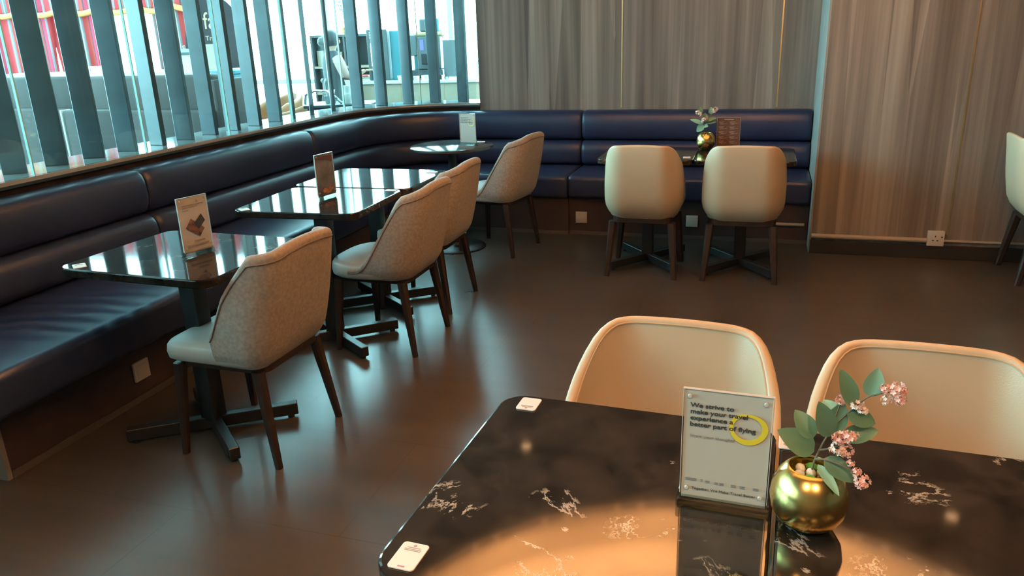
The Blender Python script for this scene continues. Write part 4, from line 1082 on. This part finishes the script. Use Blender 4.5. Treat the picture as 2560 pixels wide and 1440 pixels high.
for (x, y, z, lab) in ((-4.66, 7.0, 0.60, 'small round white table between the tan lounge chairs'), (-6.3, 9.3, 0.70, 'small round white table close to the far windows')):
    t = thing('side_table', lab, 'table', (x, y, 0), group='small round tables beyond the glass')
    obj('tabletop', MB().lathe([(0.0001,z-0.02), (0.21,z-0.02), (0.22,z-0.01), (0.215,z), (0.0001,z)], 36), m_ctop, t, smooth=True)
    obj('column', MB().lathe([(0.025,0.01), (0.025,z-0.02)], 14), m_chrome, t, smooth=True)
    obj('base', MB().lathe([(0.0001,0), (0.18,0), (0.18,0.01), (0.03,0.02), (0.0001,0.02)], 30), m_chrome, t, smooth=True)

# service cart
t = thing('service_cart', 'dark service cart with a curved chrome rail, in front of the standing person', 'cart', (-4.02, 7.02, 0), math.radians(15))
obj('body', MB().box((-0.30,-0.2,0.12), (0.30,0.22,0.86), bev=0.01), m_blue, t)
obj('top_tray', MB().box((-0.33,-0.23,0.86), (0.33,0.25,0.89), bev=0.006), m_dark, t)
obj('door_panel', MB().box((-0.26,-0.212,0.18), (-0.01,-0.199,0.80), bev=0.004), m_greyp, t)
obj('door_panel', MB().box((0.02,-0.212,0.18), (0.27,-0.199,0.80), bev=0.004), m_blue, t)
obj('rail', MB().tube([(-0.33+0.0,-0.15,0.90), (-0.30,-0.2,0.99), (-0.2,-0.24,1.03), (-0.08,-0.24,1.02), (0.0,-0.2,0.95), (0.03,-0.15,0.90)], 0.014, 8), m_chrome, t, smooth=True)
for sx in (-1, 1):
    for sy in (-1, 1): obj('castor', MB().lathe([(0.0001,-0.012), (0.055,-0.012), (0.055,0.012), (0.0001,0.012)], 18), m_black, t, T=Matrix.Translation((sx*0.25, sy*0.16, 0.055)) @ Matrix.Rotation(PI/2, 4, 'Y'))
    for sy in (-1, 1): obj('castor_fork', MB().box((sx*0.25-0.02, sy*0.16-0.02, 0.06), (sx*0.25+0.02, sy*0.16+0.02, 0.13)), m_steel, t)
for (x, y, z, r) in ((-3.90, 6.92, 0.8905, 2.6), (-3.90, 6.92, 0.9685, 2.3)):
    cup(x, y, z, 'white cup in a short stack on the dark service cart', 'cups stacked on the service cart', 1.25, True, r)
t = thing('tool_holder', 'dark holder with small tools on the service cart', 'holder', (-4.14, 7.0, 0.8905), 0.3)
obj('tub', MB().lathe([(0.0001,0), (0.05,0), (0.06,0.07), (0.055,0.07), (0.045,0.006), (0.0001,0.006)], 20), m_dark, t, smooth=True)
for k in range(4): obj('tool', MB().tube([(0.02*math.cos(k*1.6),0.02*math.sin(k*1.6),0.01), (0.05*math.cos(k*1.6),0.05*math.sin(k*1.6),0.13)], 0.005, 6), m_chrome, t)

# serving counter with coffee machines
t = thing('bar_counter', 'beige panelled counter under the coffee machines', 'counter', (-4.05, 9.06, 0), math.radians(4))
obj('cabinet', MB().box((-0.72,-0.30,0.0), (0.95,0.30,0.96)), m_beige, t)
obj('worktop', MB().box((-0.74,-0.33,0.96), (0.97,0.33,0.99), bev=0.004), m_ctop, t)
for x in (-0.17, 0.38): obj('panel_joint', MB().box((x-0.004,-0.303,0.02), (x+0.004,-0.2995,0.95)), m_wood, t)
t = thing('drawer_unit', 'low beige drawer unit left of the bar counter', 'cabinet', (-5.03, 9.40, 0), math.radians(6))
obj('body', MB().box((-0.22,-0.25,0), (0.20,0.06,1.02)), m_beige, t)
for z in (0.86, 0.70, 0.54): obj('drawer', MB().box((-0.20,-0.262,z), (0.18,-0.249,z+0.14), bev=0.003), m_ctop, t)
t = tag(obj('serving_tray', slab(rrect(0.30, 0.2, 0.02), 0, 0.02, 0.004), m_red, loc=(-5.03, 9.29, 1.0205), rz=0.1), 'flat red tray on the beige drawer unit', 'tray')
t = thing('drinks_machine', 'tall grey drinks machine with a lit white panel', 'machine', (-4.62, 9.12, 0.9905), math.radians(12))
obj('body', MB().box((-0.12,-0.16,0), (0.14,0.22,0.60), bev=0.012), m_greyp, t)
obj('lit_panel', MB().box((-0.075,-0.166,0.17), (-0.02,-0.158,0.44), bev=0.002), m_lamp, t)
obj('lower_panel', MB().box((-0.09,-0.165,0.01), (0.09,-0.159,0.13), bev=0.002), m_dark, t)
for k in range(5): obj('vent_slot', MB().box((-0.08,-0.165,0.49+k*0.018), (-0.01,-0.159,0.497+k*0.018)), m_china, t)
t = thing('drinks_machine', 'wide blue-grey machine between the lit drinks machine and the coffee machine', 'machine', (-4.36, 9.20, 0.9905), math.radians(6))
obj('body', MB().box((-0.10,-0.14,0), (0.12,0.2,0.58), bev=0.012), m_cyan, t)
obj('side_panel', MB().box((-0.105,-0.1,0.05), (-0.099,0.15,0.5)), m_dark, t)
t = thing('coffee_machine', 'coffee machine with a blue screen and a bean hopper on the bar counter', 'coffee machine', (-4.02, 9.03, 0.9905), math.radians(6))
obj('body', MB().box((-0.02,-0.10,0.12), (0.27,0.22,0.50), bev=0.012), m_greyp, t)
obj('side_tank', MB().box((-0.15,-0.1,0.28), (-0.025,0.2,0.52), bev=0.015), m_greyp, t)
obj('back_panel', MB().box((-0.13,0.1,0.04), (-0.02,0.2,0.28)), m_cyan, t)
obj('drip_tray', MB().box((-0.13,-0.16,0.05), (0.30,0.24,0.115), bev=0.006), m_dark, t)
for sx in (-0.1, 0.26):
    for yy in (-0.12, 0.2): obj('foot', MB().lathe([(0.015,0), (0.015,0.052)], 12), m_black, t, loc=(sx, yy, 0))
obj('screen', MB().box((0.02,-0.107,0.34), (0.065,-0.099,0.46), bev=0.002), m_screen, t)
obj('brew_head', MB().box((0.04,-0.16,0.18), (0.14,-0.1,0.30), bev=0.008), m_black, t)
obj('milk_jug', MB().lathe([(0.0001,0.115), (0.035,0.115), (0.032,0.18), (0.036,0.2), (0.0001,0.2)], 18), m_chrome, t, loc=(0.19,-0.13,0), smooth=True)
obj('hopper', MB().box((-0.0,-0.04,0.55), (0.10,0.08,0.70), bev=0.02), m_greyp, t)
obj('hopper', MB().box((0.11,-0.05,0.55), (0.25,0.1,0.70), bev=0.015), m_cyan, t)
obj('wooden_collar', MB().box((-0.07,-0.08,0.50), (0.30,0.14,0.55), bev=0.02, seg=3), m_wood, t, smooth=True)
t = thing('display_board', 'plain grey board standing at the right end of the bar counter', 'board', (-3.60, 8.95, 0.9905), math.radians(0))
obj('panel', MB().box((-0.10,-0.012,0.03), (0.10,0.012,0.45), bev=0.003), m_greyp, t)
for sx in (-0.08, 0.08): obj('foot', MB().box((sx-0.006,-0.05,0), (sx+0.006,0.05,0.035)), m_black, t)
for k, (x, y) in enumerate(((-4.22, 8.80), (-4.15, 8.80), (-3.88, 8.80), (-3.80, 8.82))):
    cup(x, y, 0.9905, 'white cup standing on the bar counter below the coffee machine', 'cups on the bar counter', 0.8, False)
t = thing('tap', 'small curved tap beside the bar counter, by the wall edge', 'tap', (-3.30, 9.0, 0.9905), 0)
obj('spout', MB().tube([(0,0,0), (0,0,0.18), (0.03,0,0.22), (0.08,0,0.22), (0.10,0,0.19)], 0.010, 8), m_chrome, t, smooth=True)
obj('base', MB().lathe([(0.0001,0), (0.025,0), (0.02,0.015), (0.0001,0.015)], 16), m_chrome, t)

# open shelf behind the person
t = thing('open_shelf', 'low open shelf unit behind the standing person, with a gold planter on top', 'shelf', (-5.42, 9.75, 0), math.radians(8))
for z in (0.05, 0.42, 0.78, 1.12, 1.52): obj('shelf_board', MB().box((-0.46,-0.16,z), (0.44,0.16,z+0.03)), m_greyp if z > 1.5 else m_beige, t)
for x in (-0.46, 0.0, 0.42): obj('upright', MB().box((x,-0.16,0), (x+0.025,0.16,1.52)), m_greyp, t)
obj('back_panel', MB().box((-0.46,0.15,0), (0.44,0.165,1.52)), m_dark, t)
T = Matrix.Translation((-5.42, 9.75, 0)) @ Matrix.Rotation(math.radians(8), 4, 'Z')
for k, (x, z, wd, h, m) in enumerate(((-0.36,1.151,0.10,0.2,m_beige), (-0.22,1.151,0.14,0.15,m_china), (-0.09,1.151,0.08,0.18,m_beige), (0.10,0.811,0.12,0.10,m_china), (0.26,0.811,0.12,0.12,m_china), (-0.30,0.811,0.16,0.14,m_red))):
    p = T @ Vector((x, -0.03, z))
    o = obj('carton', MB().box((-wd/2,-0.07,0), (wd/2,0.07,h), bev=0.006), m, loc=p, rz=math.radians(8))
    tag(o, ('red' if m is m_red else 'pale')+' carton on the '+('upper' if z > 1 else 'lower')+' level of the open shelf', 'box', ('red' if m is m_red else 'pale')+' cartons on the '+('upper' if z > 1 else 'lower')+' shelf level')
# planter with palm fronds
p = T @ Vector((0.02, 0.0, 1.5505))
t = thing('potted_palm', 'arching palm in a gold planter on top of the open shelf', 'plant', p)
obj('planter', MB().lathe([(0.0001,0), (0.05,0), (0.085,0.07), (0.085,0.13), (0.06,0.17), (0.055,0.168), (0.05,0.15), (0.0001,0.15)], 28), m_gold, t, smooth=True)
rnd = random.Random(5)
for k in range(9):
    a = 2*PI*k/9+rnd.uniform(-0.2, 0.2); L = rnd.uniform(0.38, 0.55); up = rnd.uniform(0.35, 0.6)
    P = [Vector((0.02*math.cos(a), 0.02*math.sin(a), 0.15))]
    for j in range(1, 9):
        q = j/8; P.append(Vector((math.cos(a)*L*q, math.sin(a)*L*q, 0.15+up*math.sin(q*PI*0.72))))
    mb = MB().tube(P, [0.004*(1-0.7*i/8) for i in range(9)], 5)
    for j in range(2, 9):
        for sd in (-1, 1):
            for q in range(2):
                b = P[j-1].lerp(P[j], q/2); tdir = (P[j]-P[j-1]).normalized(); side = tdir.cross(Vector((0,0,1))).normalized()*sd
                tip = b+side*0.09*(1.1-j/9)+tdir*0.05-Vector((0,0,0.02)); wv = tdir*0.007
                mb.add([b-wv, b+wv, tip+Vector((0,0,0.002)), tip], [(0,1,2,3)])
    obj('frond', mb, m_leaf2, t)

# standing person seen from behind, arm reaching to the right
pt = thing('person', 'person with a dark hair bun, dark dress and pale sleeves, at the shelf', 'person', (-5.02, 8.62, 0), math.radians(-35))
def skin_body(name, V, E, R, m, parent, root=0, sub=2):
    me = bpy.data.meshes.new(name); me.from_pydata(V, E, []); o = bpy.data.objects.new(name, me); COL.objects.link(o); o.parent = parent
    md = o.modifiers.new('Skin', 'SKIN'); ms = me.skin_vertices[0] if me.skin_vertices else None
    if ms is None:
        bm = bmesh.new(); bm.from_mesh(me); bm.verts.layers.skin.verify(); bm.to_mesh(me); bm.free(); ms = me.skin_vertices[0]
    for i, r in enumerate(R):
        ms.data[i].radius = r if isinstance(r, tuple) else (r, r); ms.data[i].use_root = (i == root)
    sb = o.modifiers.new('Sub', 'SUBSURF'); sb.levels = sub; sb.render_levels = sub
    md.use_smooth_shade = True
    me.materials.append(m)
    return o
# local: faces +y ; x is the person's right
V = [(0,0,0.86), (0,0.005,1.0), (0,0.0,1.14), (0,0.0,1.27), (0,0.005,1.335), (0,0.015,1.39), (0,0.02,1.44), (0,0.02,1.51), (0,0.02,1.555),   # 0-8 pelvis..head
     (0.15,0.0,1.27), (0.20,0.06,1.06), (0.19,0.27,1.10), (0.185,0.34,1.12),   # 9-12 right arm to the wrist
     (-0.15,0.0,1.27), (-0.20,0.04,1.05), (-0.15,0.24,1.03), (-0.13,0.31,1.04),  # 13-16 left arm
     (0.085,0,0.78), (0.09,0.01,0.45), (0.09,-0.02,0.09), (0.095,0.09,0.035),   # 17-20
     (-0.085,0,0.78), (-0.09,0.01,0.45), (-0.09,-0.02,0.09), (-0.095,0.09,0.035)]
Ed = [(0,1),(1,2),(2,3),(3,4),(4,5),(5,6),(6,7),(7,8),(3,9),(9,10),(10,11),(11,12),(3,13),(13,14),(14,15),(15,16),(0,17),(17,18),(18,19),(19,20),(0,21),(21,22),(22,23),(23,24)]
Rr = [(0.14,0.10), (0.115,0.085), (0.125,0.09), (0.13,0.085), (0.055,0.05), (0.048,0.048), (0.07,0.078), (0.082,0.094), (0.05,0.06),
      0.05, 0.04, 0.031, 0.022, 0.05, 0.04, 0.031, 0.022, (0.085,0.085), 0.055, 0.036, 0.03, (0.085,0.085), 0.055, 0.036, 0.03]
skin_body('body', V, Ed, Rr, m_skin, pt)
def hand(wr, fw, side, name='hand'):
    """palm and five separate curled fingers; wr wrist point, fw forward direction, side +1 right"""
    wr = Vector(wr); fw = Vector(fw).normalized(); up = Vector((0,0,1)); lat = fw.cross(up).normalized()
    V = [wr-fw*0.01, wr+fw*0.035, wr+fw*0.075]; E_ = [(0,1), (1,2)]; R = [(0.020,0.016), (0.032,0.014), (0.034,0.012)]
    for k, (ox, L) in enumerate(((-0.028,0.058), (-0.009,0.072), (0.010,0.068), (0.028,0.052))):
        b = wr+fw*0.080+lat*ox; i0 = len(V)
        V += [b, b+fw*L*0.5-up*0.010, b+fw*L*0.8-up*0.032]; R += [0.0085, 0.008, 0.007]; E_ += [(2,i0), (i0,i0+1), (i0+1,i0+2)]
    b = wr+fw*0.03-lat*0.032*side; i0 = len(V)
    V += [b, b+fw*0.03-lat*0.022*side-up*0.008, b+fw*0.055-lat*0.022*side-up*0.018]; R += [0.010, 0.009, 0.008]; E_ += [(1,i0), (i0,i0+1), (i0+1,i0+2)]
    return skin_body(name, [tuple(v) for v in V], E_, R, m_skin, pt, 0, 1)
hand((0.185,0.35,1.12), (-0.05,1,0.05), 1); hand((-0.13,0.32,1.04), (0.1,1,0), -1)
# face: nose, eyes, ears, mouth on the head
for sx in (-1, 1):
    obj('ear', MB().ell((sx*0.078,0.02,1.485), (0.012,0.022,0.032), 12, 8), m_skin, pt, smooth=True)
    obj('eye', MB().ell((sx*0.032,0.098,1.495), (0.014,0.010,0.009), 12, 8), m_hair, pt, smooth=True)
obj('nose', MB().ell((0,0.112,1.465), (0.013,0.018,0.024), 12, 8), m_skin, pt, smooth=True)
obj('mouth', MB().ell((0,0.098,1.425), (0.024,0.010,0.006), 12, 8), m_pink, pt, smooth=True)
def hairf(u, v):
    a = 2*PI*u; e = -0.35*PI+0.85*PI*v; c = math.cos(e)
    x = 0.098*c*math.cos(a); y = 0.012+0.110*c*math.sin(a); z = 1.505+0.105*math.sin(e)
    if y > 0.07 and z < 1.545: y = 0.07
    return (x, y, z)
obj('hair', MB().grid(hairf, 28, 14, wrapu=True), m_hair, pt, smooth=True)
obj('hair_bun', MB().ell((0.0,-0.115,1.47), (0.052,0.045,0.052), 18, 12), m_hair, pt, smooth=True)
def dress(u, v):
    a = 2*PI*u
    prof = [(0.55,0.235,0.19), (0.70,0.22,0.175), (0.82,0.20,0.155), (0.92,0.17,0.13), (1.02,0.145,0.112), (1.12,0.155,0.112), (1.22,0.175,0.11), (1.29,0.165,0.098), (1.345,0.10,0.075), (1.365,0.066,0.06)]
    z, rx, ry = prof[int(round(v*9))]
    w_ = 1+(0.03*math.sin(9*a) if z < 0.95 else 0)
    return (rx*w_*math.cos(a), ry*w_*math.sin(a), z)
dr = obj('dress', MB().grid(dress, 54, 10, wrapu=True), m_dress, pt, smooth=True)
obj('apron_bow', MB().ell((-0.05,-0.125,1.02), (0.05,0.02,0.028), 12, 8).ell((0.05,-0.125,1.02), (0.05,0.02,0.028), 12, 8).box((-0.03,-0.125,0.74), (0.0,-0.14,1.02)).box((0.012,-0.125,0.70), (0.04,-0.14,1.02)), m_hair, pt, smooth=True)
for sg in (1, -1):
    obj('sleeve', MB().tube([(sg*0.13,0.0,1.285), (sg*0.175,0.015,1.21), (sg*0.20,0.055,1.08), (sg*0.198,0.11,1.07), (sg*0.192,0.20,1.088)], [0.062,0.066,0.058,0.052,0.05], 14), m_sleeve, pt, smooth=True)
for sg in (1, -1):
    obj('shoe', MB().ell((sg*0.095,0.05,0.035), (0.042,0.12,0.036), 16, 8), m_black, pt, smooth=True)
